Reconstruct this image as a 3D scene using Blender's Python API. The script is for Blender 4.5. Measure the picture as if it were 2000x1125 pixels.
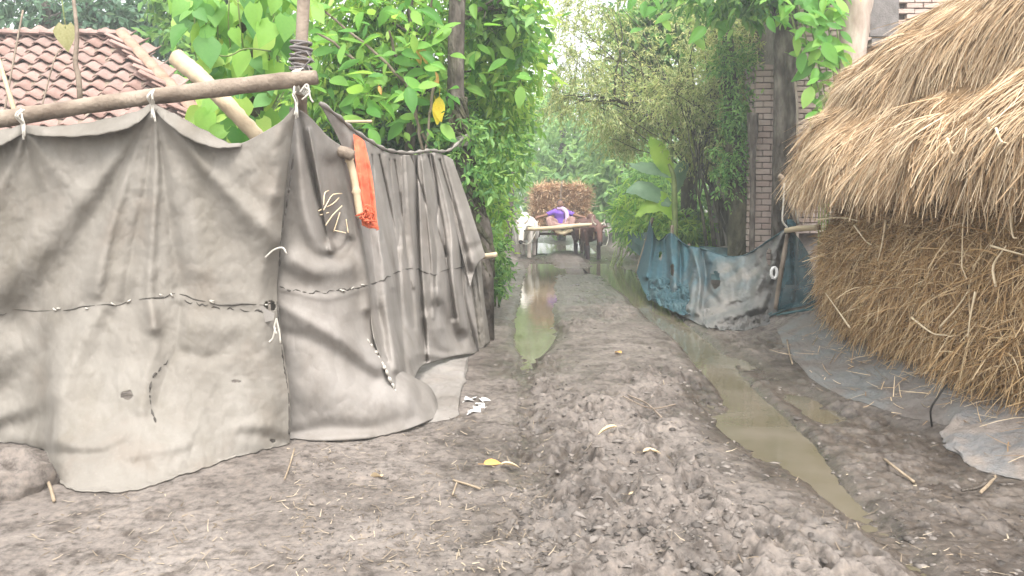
import bpy, bmesh, math, random
import numpy as np
from mathutils import Vector, Matrix

for o in list(bpy.data.objects): bpy.data.objects.remove(o)
SC = bpy.context.scene
COL = SC.collection
R = math.radians
rng = np.random.default_rng(11); random.seed(11)

# ------------------------------------------------------------------ camera
F_PX, CX, CY, HZ, CAMZ = 1570.0, 1000.0, 487.0, 405.0, 1.5
PITCH = math.atan((CY - HZ) / F_PX)
cam_d = bpy.data.cameras.new('camera'); cam = bpy.data.objects.new('camera', cam_d); COL.objects.link(cam)
cam_d.sensor_width = 36; cam_d.lens = F_PX / 2000 * 36
cam_d.shift_y = (CY - 562.5) / 2000
cam_d.clip_start = 0.1; cam_d.clip_end = 2000
cam.location = (0, 0, CAMZ); cam.rotation_euler = (math.pi / 2 - PITCH, 0, 0)
SC.camera = cam

# ------------------------------------------------------------------ sky, sun, exposure
SUN_EL, SUN_AZ = R(60), R(168)        # azimuth measured from +Y towards +X
world = bpy.data.worlds.new('World'); SC.world = world; world.use_nodes = True
wn, wl = world.node_tree.nodes, world.node_tree.links
bg = wn['Background']
sky = wn.new('ShaderNodeTexSky'); sky.sky_type = 'NISHITA'; sky.sun_disc = False
sky.sun_elevation = SUN_EL; sky.sun_rotation = SUN_AZ
sky.air_density = 1.6; sky.dust_density = 4.0; sky.ozone_density = 1.0
hsv = wn.new('ShaderNodeHueSaturation'); hsv.inputs['Saturation'].default_value = 0.16; hsv.inputs['Value'].default_value = 1.45
wl.new(sky.outputs[0], hsv.inputs['Color']); wl.new(hsv.outputs[0], bg.inputs['Color'])
bg.inputs['Strength'].default_value = 0.15
sun_d = bpy.data.lights.new('sun', 'SUN'); sun_d.energy = 1.0; sun_d.angle = R(14); sun_d.color = (1.0, 0.96, 0.9)
sun = bpy.data.objects.new('sun', sun_d); COL.objects.link(sun)
sdir = Vector((math.sin(SUN_AZ) * math.cos(SUN_EL), math.cos(SUN_AZ) * math.cos(SUN_EL), math.sin(SUN_EL)))
sun.rotation_euler = sdir.to_track_quat('Z', 'Y').to_euler(); sun.location = (0, 0, 30)
SC.view_settings.view_transform = 'Standard'; SC.view_settings.look = 'None'
SC.view_settings.gamma = 1; SC.view_settings.use_curve_mapping = False
SC.view_settings.exposure = 1.45
SC.cycles.max_bounces = 7; SC.cycles.diffuse_bounces = 4; SC.cycles.glossy_bounces = 3; SC.cycles.volume_bounces = 0; SC.cycles.transparent_max_bounces = 8
SC.cycles.use_adaptive_sampling = True; SC.cycles.adaptive_threshold = .02

# ------------------------------------------------------------------ coordinates
def W(px, py, Y):
    """point of the place seen at photo pixel (px, py) at distance Y down the lane"""
    px = np.asarray(px, float); py = np.asarray(py, float); Y = np.asarray(Y, float)
    xc = (px - CX) / F_PX; yc = -(py - CY) / F_PX
    dy = math.cos(PITCH) + yc * math.sin(PITCH)
    dz = -math.sin(PITCH) + yc * math.cos(PITCH)
    k = Y / dy
    return np.stack([xc * k, Y + 0 * xc, CAMZ + dz * k], -1)

# ------------------------------------------------------------------ numpy noise
def _h(ix, iy, iz, s):
    n = (ix.astype(np.int64) * 374761393 + iy.astype(np.int64) * 668265263 + iz.astype(np.int64) * 2147483647 + s * 974711) & 0xffffffff
    n = ((n ^ (n >> 13)) * 1274126177) & 0xffffffff
    n = ((n ^ (n >> 16)) * 2246822519) & 0xffffffff
    return ((n ^ (n >> 15)) & 0xffffff) / float(0xffffff)
def n3(x, y, z, s=0):
    x, y, z = np.broadcast_arrays(np.asarray(x, float), np.asarray(y, float), np.asarray(z, float))
    ix, iy, iz = np.floor(x), np.floor(y), np.floor(z)
    u, v, w = x - ix, y - iy, z - iz
    u = u * u * (3 - 2 * u); v = v * v * (3 - 2 * v); w = w * w * (3 - 2 * w)
    r = 0
    for a in (0, 1):
        for b in (0, 1):
            for c in (0, 1):
                r = r + _h(ix + a, iy + b, iz + c, s) * (u if a else 1 - u) * (v if b else 1 - v) * (w if c else 1 - w)
    return r * 2 - 1
def n2(x, y, s=0):
    x = np.asarray(x, float); y = np.asarray(y, float)
    ix, iy = np.floor(x), np.floor(y); u, v = x - ix, y - iy
    u = u * u * (3 - 2 * u); v = v * v * (3 - 2 * v); z = np.zeros_like(ix)
    h = lambda a, b: _h(ix + a, iy + b, z, s)
    return (h(0, 0) * (1 - u) * (1 - v) + h(1, 0) * u * (1 - v) + h(0, 1) * (1 - u) * v + h(1, 1) * u * v) * 2 - 1
def fbm2(x, y, o=4, s=0):
    r = 0; a = 1.0; f = 1.0
    for k in range(o): r = r + a * n2(x * f + 13.7 * k, y * f - 7.1 * k, s + k); a *= .5; f *= 2.03
    return r
def sst(t): t = np.clip(t, 0, 1); return t * t * (3 - 2 * t)

# ------------------------------------------------------------------ objects
ORG = {}
def thing(name, label, cat, loc=(0, 0, 0), group=None):
    o = bpy.data.objects.new(name, None); COL.objects.link(o); o.empty_display_size = .2
    o.location = loc; ORG[o.name] = np.array(loc, float)
    tag(o, label, cat, group); return o
def tag(o, label=None, cat=None, group=None, kind=None):
    if label: o['label'] = label
    if cat: o['category'] = cat
    if group: o['group'] = group
    if kind: o['kind'] = kind
    return o
def mesh_data(name, v, f, mats, smooth=False, mi=None):
    me = bpy.data.meshes.new(name)
    v = np.asarray(v, np.float32)
    if isinstance(f, np.ndarray):
        k = f.shape[1]; n = len(f)
        me.vertices.add(len(v)); me.vertices.foreach_set('co', v.ravel())
        me.loops.add(n * k); me.loops.foreach_set('vertex_index', f.ravel().astype(np.int32))
        me.polygons.add(n); me.polygons.foreach_set('loop_start', np.arange(0, n * k, k, dtype=np.int32))
        me.update(calc_edges=True)
    else:
        me.from_pydata(v.tolist(), [], f); me.update()
    if not isinstance(mats, (list, tuple)): mats = [mats]
    for m in mats: me.materials.append(m)
    if mi is not None: me.polygons.foreach_set('material_index', np.asarray(mi, np.int32))
    if smooth: me.polygons.foreach_set('use_smooth', np.ones(len(me.polygons), bool))
    return me
def mesh(name, v, f, mats, parent=None, smooth=False, mi=None, origin=None):
    """links ONE mesh object; v in world coordinates"""
    v = np.asarray(v, float)
    org = ORG[parent.name] if parent is not None else (np.array(origin, float) if origin is not None else np.zeros(3))
    o = bpy.data.objects.new(name, mesh_data(name, v - org, f, mats, smooth, mi)); COL.objects.link(o)
    if parent is not None: o.parent = parent
    elif origin is not None: o.location = origin
    ORG[o.name] = org
    return o
class MB:
    def __init__(s): s.v = []; s.f = []; s.n = 0
    def add(s, v, f):
        v = np.asarray(v, float)
        s.v.append(v); s.f += [tuple(int(i) + s.n for i in q) for q in f]; s.n += len(v); return s
    def tube(s, path, rad, n=8, caps=True, wob=0, seed=0):
        v, f = tube_geo(path, rad, n, caps, wob, seed); return s.add(v, f)
    def box(s, c, d, rot=None, bev=0):
        x, y, z = np.array(d) / 2
        q = np.array([(-x, -y, -z), (x, -y, -z), (x, y, -z), (-x, y, -z), (-x, -y, z), (x, -y, z), (x, y, z), (-x, y, z)])
        if rot is not None: q = q @ np.array(rot).T
        return s.add(q + np.array(c), [(0, 3, 2, 1), (4, 5, 6, 7), (0, 1, 5, 4), (1, 2, 6, 5), (2, 3, 7, 6), (3, 0, 4, 7)])
    def build(s, name, mat, parent=None, smooth=False, origin=None):
        return mesh(name, np.concatenate(s.v), s.f, mat, parent, smooth, None, origin)
def tube_geo(path, rad, n=8, caps=True, wob=0, seed=0):
    P = np.asarray(path, float); m = len(P)
    rad = np.broadcast_to(np.asarray(rad, float), (m,)) if np.ndim(rad) == 0 or len(np.atleast_1d(rad)) == m else np.interp(np.linspace(0, 1, m), np.linspace(0, 1, len(rad)), rad)
    T = np.gradient(P, axis=0); T /= np.linalg.norm(T, axis=1)[:, None] + 1e-9
    ref = np.array([0, 0, 1.]) if abs(T[0, 2]) < .8 else np.array([1., 0, 0])
    A = np.zeros_like(P); a = np.cross(T[0], ref); a /= np.linalg.norm(a)
    for i in range(m):
        a = a - T[i] * a.dot(T[i]); a /= np.linalg.norm(a) + 1e-9; A[i] = a
    B = np.cross(T, A); th = np.linspace(0, 2 * np.pi, n, endpoint=False)
    r = rad[:, None] * np.ones((1, n))
    if wob:
        r = r * (1 + wob * n3(np.cos(th)[None] * 1.5 + seed * 3.1, np.sin(th)[None] * 1.5, np.linspace(0, m * .6, m)[:, None], seed))
    V = P[:, None] + r[..., None] * (np.cos(th)[None, :, None] * A[:, None] + np.sin(th)[None, :, None] * B[:, None])
    f = [(i * n + j, i * n + (j + 1) % n, (i + 1) * n + (j + 1) % n, (i + 1) * n + j) for i in range(m - 1) for j in range(n)]
    if caps: f += [tuple(range(n - 1, -1, -1)), tuple((m - 1) * n + j for j in range(n))]
    return V.reshape(-1, 3), f
def spline(pts, n):
    """Catmull-Rom through points, n samples"""
    P = np.asarray(pts, float)
    if len(P) < 3: return P[0] + (P[-1] - P[0]) * np.linspace(0, 1, n)[:, None]
    Q = np.vstack([2 * P[0] - P[1], P, 2 * P[-1] - P[-2]])
    d = np.concatenate([[0], np.cumsum(np.linalg.norm(np.diff(P[:, :2] if P.shape[1] > 2 and np.ptp(P[:, :2]) > 0 else P, axis=0), axis=1) + 1e-6)])
    u = np.interp(np.linspace(0, d[-1], n), d, np.arange(len(P)))
    i = np.minimum(u.astype(int), len(P) - 2); t = (u - i)[:, None]
    a, b, c, e = Q[i], Q[i + 1], Q[i + 2], Q[i + 3]
    return .5 * (2 * b + (c - a) * t + (2 * a - 5 * b + 4 * c - e) * t ** 2 + (3 * b - a - 3 * c + e) * t ** 3)

# ------------------------------------------------------------------ materials
def M(name, cols, rough=.85, scale=4., detail=6, bump=0., bscale=30., island=False, objrand=False, trans=0., spec=.3, stretch=(1, 1, 1), alpha=1., pos=None, mixn=.0, dist=.02):
    m = bpy.data.materials.new(name); m.use_nodes = True
    nt = m.node_tree; N, L = nt.nodes, nt.links; b = N['Principled BSDF']; out = N['Material Output']
    geo = N.new('ShaderNodeNewGeometry'); tc = N.new('ShaderNodeTexCoord')
    mp = N.new('ShaderNodeMapping'); mp.inputs['Scale'].default_value = stretch
    L.new(tc.outputs['Object'], mp.inputs['Vector'])
    noi = N.new('ShaderNodeTexNoise'); noi.inputs['Scale'].default_value = scale; noi.inputs['Detail'].default_value = detail
    L.new(mp.outputs[0], noi.inputs['Vector'])
    ramp = N.new('ShaderNodeValToRGB'); el = ramp.color_ramp.elements
    k = len(cols); lo, hi = (.02, .98) if (island or objrand) else (.3, .7)
    for i, c in enumerate(cols):
        p = (pos[i] if pos else lo + (hi - lo) * i / max(1, k - 1))
        if i < 2: e = el[i]; e.position = p
        else: e = el.new(p)
        e.color = (*c, 1)
    if k == 1: el[1].color = (*cols[0], 1)
    src = noi.outputs['Fac']
    if island: src = geo.outputs['Random Per Island']
    if objrand:
        oi = N.new('ShaderNodeObjectInfo'); src = oi.outputs['Random']
    if mixn and (island or objrand):
        mm = N.new('ShaderNodeMix'); mm.inputs[0].default_value = mixn
        L.new(src, mm.inputs[2]); L.new(noi.outputs['Fac'], mm.inputs[3]); src = mm.outputs[0]
    L.new(src, ramp.inputs[0]); L.new(ramp.outputs[0], b.inputs['Base Color'])
    b.inputs['Roughness'].default_value = rough; b.inputs['Specular IOR Level'].default_value = spec
    if bump:
        bn = N.new('ShaderNodeTexNoise'); bn.inputs['Scale'].default_value = bscale; bn.inputs['Detail'].default_value = 5
        L.new(mp.outputs[0], bn.inputs['Vector'])
        bp = N.new('ShaderNodeBump'); bp.inputs['Strength'].default_value = bump; bp.inputs['Distance'].default_value = dist
        L.new(bn.outputs['Fac'], bp.inputs['Height']); L.new(bp.outputs[0], b.inputs['Normal'])
    last = b.outputs[0]
    if trans:
        tr = N.new('ShaderNodeBsdfTranslucent'); mx = N.new('ShaderNodeMixShader'); mx.inputs[0].default_value = trans
        tm = N.new('ShaderNodeMix'); tm.data_type = 'RGBA'; tm.blend_type = 'MULTIPLY'; tm.inputs[0].default_value = 1; tm.inputs[7].default_value = (1.9, 1.6, 1.3, 1) if trans > .38 else (1, 1, 1, 1)
        L.new(ramp.outputs[0], tm.inputs[6]); L.new(tm.outputs[2], tr.inputs['Color']); L.new(last, mx.inputs[1]); L.new(tr.outputs[0], mx.inputs[2]); last = mx.outputs[0]
    if alpha < 1:
        tp = N.new('ShaderNodeBsdfTransparent'); mx = N.new('ShaderNodeMixShader'); mx.inputs[0].default_value = alpha
        L.new(tp.outputs[0], mx.inputs[1]); L.new(last, mx.inputs[2]); last = mx.outputs[0]
    if last is not b.outputs[0]: L.new(last, out.inputs['Surface'])
    return m
def ground_mat():
    m = bpy.data.materials.new('mud_soil'); m.use_nodes = True
    N, L = m.node_tree.nodes, m.node_tree.links; b = N['Principled BSDF']
    geo = N.new('ShaderNodeNewGeometry'); sx = N.new('ShaderNodeSeparateXYZ'); L.new(geo.outputs['Position'], sx.inputs[0])
    def noise(sc, det=6, rough=.6):
        n = N.new('ShaderNodeTexNoise'); n.inputs['Scale'].default_value = sc; n.inputs['Detail'].default_value = det
        n.inputs['Roughness'].default_value = rough; L.new(geo.outputs['Position'], n.inputs['Vector']); return n
    def ramp(src, stops):
        r = N.new('ShaderNodeValToRGB'); e = r.color_ramp.elements
        for i, (p, c) in enumerate(stops):
            x = e[i] if i < 2 else e.new(p); x.position = p; x.color = (*c, 1) if len(c) == 3 else c
        L.new(src, r.inputs[0]); return r
    big = noise(1.1); fine = noise(22, 8, .7)
    base = ramp(big.outputs[0], [(.32, (.1, .083, .071)), (.5, (.147, .125, .109)), (.68, (.185, .161, .142))])
    fr = ramp(fine.outputs[0], [(.3, (.48, .46, .44)), (.48, (.95, .95, .95)), (.72, (1.35, 1.31, 1.26))])
    mul = N.new('ShaderNodeMix'); mul.data_type = 'RGBA'; mul.blend_type = 'MULTIPLY'; mul.inputs[0].default_value = 1
    L.new(base.outputs[0], mul.inputs[6]); L.new(fr.outputs[0], mul.inputs[7])
    pt = noise(5.5, 7, .65); ptr = ramp(pt.outputs[0], [(.36, (.58, .55, .52)), (.5, (1, 1, 1)), (.66, (1.15, 1.14, 1.12))])
    mul2 = N.new('ShaderNodeMix'); mul2.data_type = 'RGBA'; mul2.blend_type = 'MULTIPLY'; mul2.inputs[0].default_value = 1; L.new(mul.outputs[2], mul2.inputs[6]); L.new(ptr.outputs[0], mul2.inputs[7]); mul = mul2
    # wetness: soil that lies low soaks, patchy
    wn_ = noise(2.3, 5)
    ma = N.new('ShaderNodeMath'); ma.operation = 'MULTIPLY_ADD'; ma.inputs[1].default_value = .16; L.new(wn_.outputs[0], ma.inputs[0])
    dry = N.new('ShaderNodeMapRange'); dry.inputs['From Min'].default_value = .15; dry.inputs['From Max'].default_value = -.7; dry.inputs['To Max'].default_value = .09
    L.new(sx.outputs['X'], dry.inputs['Value']); ad = N.new('ShaderNodeMath'); L.new(sx.outputs['Z'], ad.inputs[0]); L.new(dry.outputs[0], ad.inputs[1]); L.new(ad.outputs[0], ma.inputs[2])
    wet = ramp(ma.outputs[0], [(.02, (1, 1, 1)), (.075, (.85, .85, .85)), (.115, (.35, .35, .35)), (.165, (0, 0, 0))])
    dark = N.new('ShaderNodeMix'); dark.data_type = 'RGBA'; dark.blend_type = 'MULTIPLY'; dark.inputs[7].default_value = (.47, .45, .42, 1)
    L.new(wet.outputs[0], dark.inputs[0]); L.new(mul.outputs[2], dark.inputs[6]); L.new(dark.outputs[2], b.inputs['Base Color'])
    rr = N.new('ShaderNodeMapRange'); rr.inputs['To Min'].default_value = .92; rr.inputs['To Max'].default_value = .25
    L.new(wet.outputs[0], rr.inputs['Value']); L.new(rr.outputs[0], b.inputs['Roughness'])
    b.inputs['Specular IOR Level'].default_value = .4
    bp = N.new('ShaderNodeBump'); bp.inputs['Strength'].default_value = .6; bp.inputs['Distance'].default_value = .012
    L.new(noise(55, 6, .65).outputs[0], bp.inputs['Height']); L.new(bp.outputs[0], b.inputs['Normal'])
    return m
def water_mat():
    m = bpy.data.materials.new('muddy_water'); m.use_nodes = True
    N, L = m.node_tree.nodes, m.node_tree.links; b = N['Principled BSDF']
    geo = N.new('ShaderNodeNewGeometry')
    n = N.new('ShaderNodeTexNoise'); n.inputs['Scale'].default_value = 1.7; n.inputs['Detail'].default_value = 4
    L.new(geo.outputs['Position'], n.inputs['Vector'])
    r = N.new('ShaderNodeValToRGB'); r.color_ramp.elements[0].position = .35; r.color_ramp.elements[1].position = .65
    r.color_ramp.elements[0].color = (.095, .083, .052, 1); r.color_ramp.elements[1].color = (.14, .121, .09, 1)
    L.new(n.outputs[0], r.inputs[0]); L.new(r.outputs[0], b.inputs['Base Color'])
    b.inputs['Roughness'].default_value = .06; b.inputs['IOR'].default_value = 1.33; b.inputs['Specular IOR Level'].default_value = .5
    n2_ = N.new('ShaderNodeTexNoise'); n2_.inputs['Scale'].default_value = 9; L.new(geo.outputs['Position'], n2_.inputs['Vector'])
    bp = N.new('ShaderNodeBump'); bp.inputs['Strength'].default_value = .13; bp.inputs['Distance'].default_value = .01
    L.new(n2_.outputs[0], bp.inputs['Height']); L.new(bp.outputs[0], b.inputs['Normal'])
    return m
def net_mat():
    m = M('muddy_net', [(.095, .105, .102), (.14, .138, .13), (.18, .168, .152)], .85, 3.2, 8, .5, 70, alpha=.86)
    N, L = m.node_tree.nodes, m.node_tree.links; b = N['Principled BSDF']; src = b.inputs['Base Color'].links[0].from_socket
    geo = N.new('ShaderNodeNewGeometry'); sp = N.new('ShaderNodeSeparateXYZ'); L.new(geo.outputs['Position'], sp.inputs[0])
    nz = N.new('ShaderNodeTexNoise'); nz.inputs['Scale'].default_value = 2.6; nz.inputs['Detail'].default_value = 6; L.new(geo.outputs['Position'], nz.inputs['Vector'])
    ma = N.new('ShaderNodeMath'); ma.operation = 'MULTIPLY_ADD'; ma.inputs[1].default_value = 5.; L.new(nz.outputs[0], ma.inputs[0]); L.new(sp.outputs['Y'], ma.inputs[2])
    mr = N.new('ShaderNodeMapRange'); mr.inputs['From Min'].default_value = 13.2; mr.inputs['From Max'].default_value = 15.6; L.new(ma.outputs[0], mr.inputs['Value'])
    mx = N.new('ShaderNodeMix'); mx.data_type = 'RGBA'; mx.inputs[7].default_value = (.036, .095, .12, 1); L.new(mr.outputs[0], mx.inputs[0]); L.new(src, mx.inputs[6]); L.new(mx.outputs[2], b.inputs['Base Color'])
    return m
MAT = {}
MAT['soil'] = ground_mat(); MAT['water'] = water_mat()
def tarp_mat(name, c0, c1, stain, dust):
    m = bpy.data.materials.new(name); m.use_nodes = True
    N, L = m.node_tree.nodes, m.node_tree.links; b = N['Principled BSDF']; geo = N.new('ShaderNodeNewGeometry')
    def noise(sc, det=6, st=(1, 1, 1), off=0):
        mp = N.new('ShaderNodeMapping'); mp.inputs['Scale'].default_value = st; mp.inputs['Location'].default_value = (off, off * .7, 0); L.new(geo.outputs['Position'], mp.inputs['Vector'])
        n = N.new('ShaderNodeTexNoise'); n.inputs['Scale'].default_value = sc; n.inputs['Detail'].default_value = det; n.inputs['Roughness'].default_value = .62; L.new(mp.outputs[0], n.inputs['Vector']); return n.outputs[0]
    def mr(src, a, b_, lo=0., hi=1.):
        r = N.new('ShaderNodeMapRange'); r.inputs['From Min'].default_value = a; r.inputs['From Max'].default_value = b_; r.inputs['To Min'].default_value = lo; r.inputs['To Max'].default_value = hi; L.new(src, r.inputs['Value']); return r.outputs[0]
    def mix(f, a, c):
        x = N.new('ShaderNodeMix'); x.data_type = 'RGBA'; L.new(f, x.inputs[0])
        for k, s in ((6, a), (7, c)):
            if isinstance(s, tuple): x.inputs[k].default_value = (*s, 1)
            else: L.new(s, x.inputs[k])
        return x.outputs[2]
    col = mix(mr(noise(1.3, 5), .35, .65), c0, c1)
    col = mix(mr(noise(3.2, 8, (1, 1, .35), 4), .5, .72, 0, .75), col, stain)        # old water stains running down
    col = mix(mr(noise(2.1, 8, (1, 1, 1), 9), .54, .75, 0, .7), col, dust)           # dried mud splashes
    col = mix(mr(noise(38, 5, (1, 1, 1), 2), .58, .76, 0, .14), col, (.42, .39, .36)) # pale scuffs
    col = mix(mr(noise(24, 6, (1, 1, 1), 7), .63, .78, 0, .3), col, (.13, .115, .1))
    col = mix(mr(noise(1.6, 9, (1, 1, .5), 14), .5, .62, 0, .45), col, tuple(.72 * q for q in stain))  # damp-edged old stains
    col = mix(mr(noise(420, 2), .4, .6, 0, .22), col, tuple(.6 * q for q in c0))                         # coarse weave
    L.new(col, b.inputs['Base Color']); b.inputs['Roughness'].default_value = .85; b.inputs['Specular IOR Level'].default_value = .25
    bp = N.new('ShaderNodeBump'); bp.inputs['Strength'].default_value = .28; bp.inputs['Distance'].default_value = .012; L.new(noise(9, 7, (1, 1, .6), 3), bp.inputs['Height'])
    bp2 = N.new('ShaderNodeBump'); bp2.inputs['Strength'].default_value = .3; bp2.inputs['Distance'].default_value = .002; L.new(noise(260, 3), bp2.inputs['Height']); L.new(bp.outputs[0], bp2.inputs['Normal']); L.new(bp2.outputs[0], b.inputs['Normal'])
    return m
MAT['tarp'] = tarp_mat('tarp_cloth', (0.172, 0.154, 0.131), (0.224, 0.205, 0.179), (0.129, 0.113, 0.088), (0.191, 0.158, 0.129))
MAT['tarp2'] = tarp_mat('tarp_cloth_pale', (0.196, 0.177, 0.157), (0.264, 0.241, 0.220), (0.153, 0.131, 0.109), (0.264, 0.230, 0.199))
MAT['thread'] = M('dark_thread', [(.035, .03, .025), (.09, .08, .07)], .9, 30)
MAT['cord'] = M('white_cord', [(.36, .33, .28), (.5, .47, .42)], .85, 30)
MAT['pole'] = M('weathered_pole', [(.13, .095, .07), (.21, .165, .125), (.28, .225, .175)], .8, 6, 8, .5, 40, stretch=(1, 1, 1))
MAT['bamboo'] = M('pale_bamboo', [(.38, .29, .19), (.5, .4, .27)], .6, 5, 5, .2, 60)
MAT['bark'] = M('grey_bark', [(.04, .033, .027), (.095, .08, .066), (.19, .165, .142)], .92, 11, 8, 1., 25, stretch=(1, 1, .35), dist=.05, spec=.15)
MAT['bark_pale'] = M('pale_bark', [(.26, .2, .16), (.36, .29, .24), (.46, .39, .33)], .85, 7, 8, .5, 30, stretch=(1, 1, .4))
MAT['bark_dark'] = M('mossy_bark', [(.03, .03, .018), (.065, .062, .04), (.12, .11, .068)], .95, 10, 8, 1., 22, stretch=(1, 1, .5), dist=.06, spec=.1)
MAT['tile'] = M('terracotta_tile', [(.12, .077, .064), (.21, .13, .106), (.3, .2, .17), (.2, .145, .125), (.17, .14, .128)], .92, 7, 9, .6, 50, objrand=True, mixn=.65)
MAT['ridge'] = M('ridge_tile', [(.26, .15, .1), (.34, .23, .17)], .9, 6, 8, .5, 50)
MAT['earth'] = M('mud_plaster', [(.2, .15, .11), (.3, .24, .19)], .95, 4, 6, .5, 30)
MAT['brick'] = M('fired_brick', [(.34, .25, .21), (.43, .33, .285), (.48, .39, .34), (.38, .3, .26)], .92, 14, 8, .6, 60, objrand=True, mixn=.5)
MAT['mortar'] = M('mortar', [(.17, .145, .13), (.27, .24, .215)], .95, 12, 6, .5, 80)
MAT['dark'] = M('dark_interior', [(.02, .018, .016), (.035, .03, .028)], .9, 4)
MAT['concrete'] = M('old_concrete', [(.14, .125, .118), (.22, .2, .19)], .9, 8, 6, .4, 50)
MAT['straw'] = M('golden_straw', [(.24, .145, .07), (.4, .265, .145), (.5, .355, .215), (.6, .46, .3), (.66, .53, .37)], .78, island=True, spec=.22)
MAT['straw_body'] = M('brown_straw', [(.16, .09, .035), (.34, .21, .095), (.47, .315, .16), (.55, .4, .23), (.68, .54, .35)], .8, island=True, spec=.2, pos=[0, .3, .6, .88, 1.])
MAT['straw_core'] = M('packed_straw', [(.1, .06, .03), (.2, .125, .06), (.3, .19, .1)], .95, 12, 8, .8, 60)
MAT['straw_pale'] = M('pale_straw_stalk', [(.6, .47, .3), (.72, .6, .42)], .7, 20)
MAT['net'] = M('green_net', [(.04, .09, .1), (.07, .14, .15), (.13, .18, .18)], .8, 5, 6, .4, 60, alpha=.85)
MAT['net_mud'] = net_mat()
MAT['net_blue'] = M('blue_net', [(.014, .045, .056), (.03, .075, .09), (.065, .11, .12)], .8, 5, 8, .4, 50, alpha=.8)
MAT['plastic'] = M('dusty_plastic', [(.135, .115, .1), (.165, .146, .13), (.155, .157, .15), (.19, .166, .146)], .8, 2.0, 10, .8, 30, spec=.2)
MAT['sack'] = M('pale_sacking', [(.17, .145, .125), (.29, .245, .21), (.2, .195, .19), (.25, .21, .18)], .85, 3.5, 9, .8, 50)
MAT['orange'] = M('orange_net', [(.72, .12, .06), (.8, .25, .13)], .75, 9, 6, .5, 160, trans=.3, alpha=.86)
MAT['white'] = M('white_scrap', [(.6, .58, .56), (.78, .77, .75)], .7, 20)
MAT['stone'] = M('mud_clod', [(.04, .033, .028), (.08, .067, .057), (.13, .112, .097), (.18, .155, .135)], .7, island=True, spec=.4)
MAT['litter'] = M('dry_litter', [(.1, .075, .05), (.16, .125, .09), (.24, .19, .135), (.36, .3, .22)], .85, island=True)
MAT['twig'] = M('dry_twig', [(.2, .15, .1), (.34, .27, .19)], .85, 20, 6, .4, 60)
MAT['dryleaf'] = M('dry_leaf', [(.5, .37, .22), (.62, .5, .33)], .8, 20, trans=.15)
MAT['orangeleaf'] = M('orange_leaf', [(.6, .3, .08), (.66, .4, .14)], .7, 20, trans=.2)
MAT['yellowleaf'] = M('yellow_leaf', [(.62, .5, .03), (.72, .6, .06)], .6, 14, trans=.4)
def LEAF(name, cols, trans=.4, rough=.5): return M(name, cols, rough, island=True, trans=trans, spec=.35)
MAT['l_blue'] = LEAF('leaf_bluegreen', [(.05, .11, .07), (.09, .18, .11), (.15, .25, .16)])
MAT['l_bright'] = LEAF('leaf_bright', [(.08, .22, .04), (.16, .34, .06), (.27, .46, .09), (.38, .54, .13)], .5)
MAT['l_mid'] = LEAF('leaf_mid', [(.05, .14, .04), (.1, .23, .06), (.17, .33, .09), (.24, .4, .13)], .48)
MAT['l_dark'] = LEAF('leaf_dark', [(.05, .13, .06), (.1, .21, .095), (.17, .3, .14)], .46)
MAT['l_olive'] = LEAF('leaf_olive', [(.16, .24, .085), (.27, .36, .14), (.39, .46, .21), (.52, .56, .31)], .5)
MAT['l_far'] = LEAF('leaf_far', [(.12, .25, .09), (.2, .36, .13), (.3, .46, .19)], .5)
MAT['l_big'] = M('leaf_heart', [(.07, .2, .06), (.13, .3, .07), (.24, .44, .09), (.4, .54, .14)], .42, 8, 4, .2, 30, objrand=True, mixn=.15, trans=.5)
MAT['l_bigb'] = M('leaf_broad', [(.07, .22, .04), (.15, .35, .06), (.28, .47, .1)], .45, 8, 4, .2, 30, objrand=True, mixn=.15, trans=.5)
MAT['banana'] = M('banana_leaf', [(.2, .38, .05), (.36, .55, .09)], .45, 3, 4, .3, 30, trans=.45)
MAT['banana_pale'] = M('banana_leaf_pale', [(.12, .22, .12), (.24, .36, .22)], .4, 3, 4, .3, 30, trans=.35)
MAT['stem'] = M('green_stem', [(.12, .17, .05), (.22, .26, .1)], .6, 8)
MAT['ox_white'] = M('white_hide', [(.55, .5, .45), (.74, .7, .66)], .8, 4)
MAT['ox_mud'] = M('muddy_leg', [(.3, .25, .22), (.42, .36, .32)], .85, 6)
MAT['ox_brown'] = M('brown_hide', [(.07, .035, .03), (.14, .07, .055)], .75, 4)
MAT['ox_black'] = M('dark_hide', [(.035, .025, .03), (.07, .045, .045)], .75, 4)
MAT['horn'] = M('horn', [(.3, .25, .2), (.42, .36, .3)], .5, 6)
MAT['skin'] = M('skin', [(.16, .08, .05), (.22, .12, .08)], .6, 6)
MAT['hair'] = M('hair', [(.012, .01, .01), (.03, .025, .02)], .6, 20)
MAT['shirt'] = M('purple_shirt', [(.1, .04, .28), (.17, .08, .4)], .85, 8)
MAT['scarf'] = M('lilac_scarf', [(.42, .28, .5), (.6, .45, .62)], .85, 30)
MAT['lungi'] = M('check_lungi', [(.2, .1, .09), (.32, .22, .19)], .85, 14)
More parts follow.
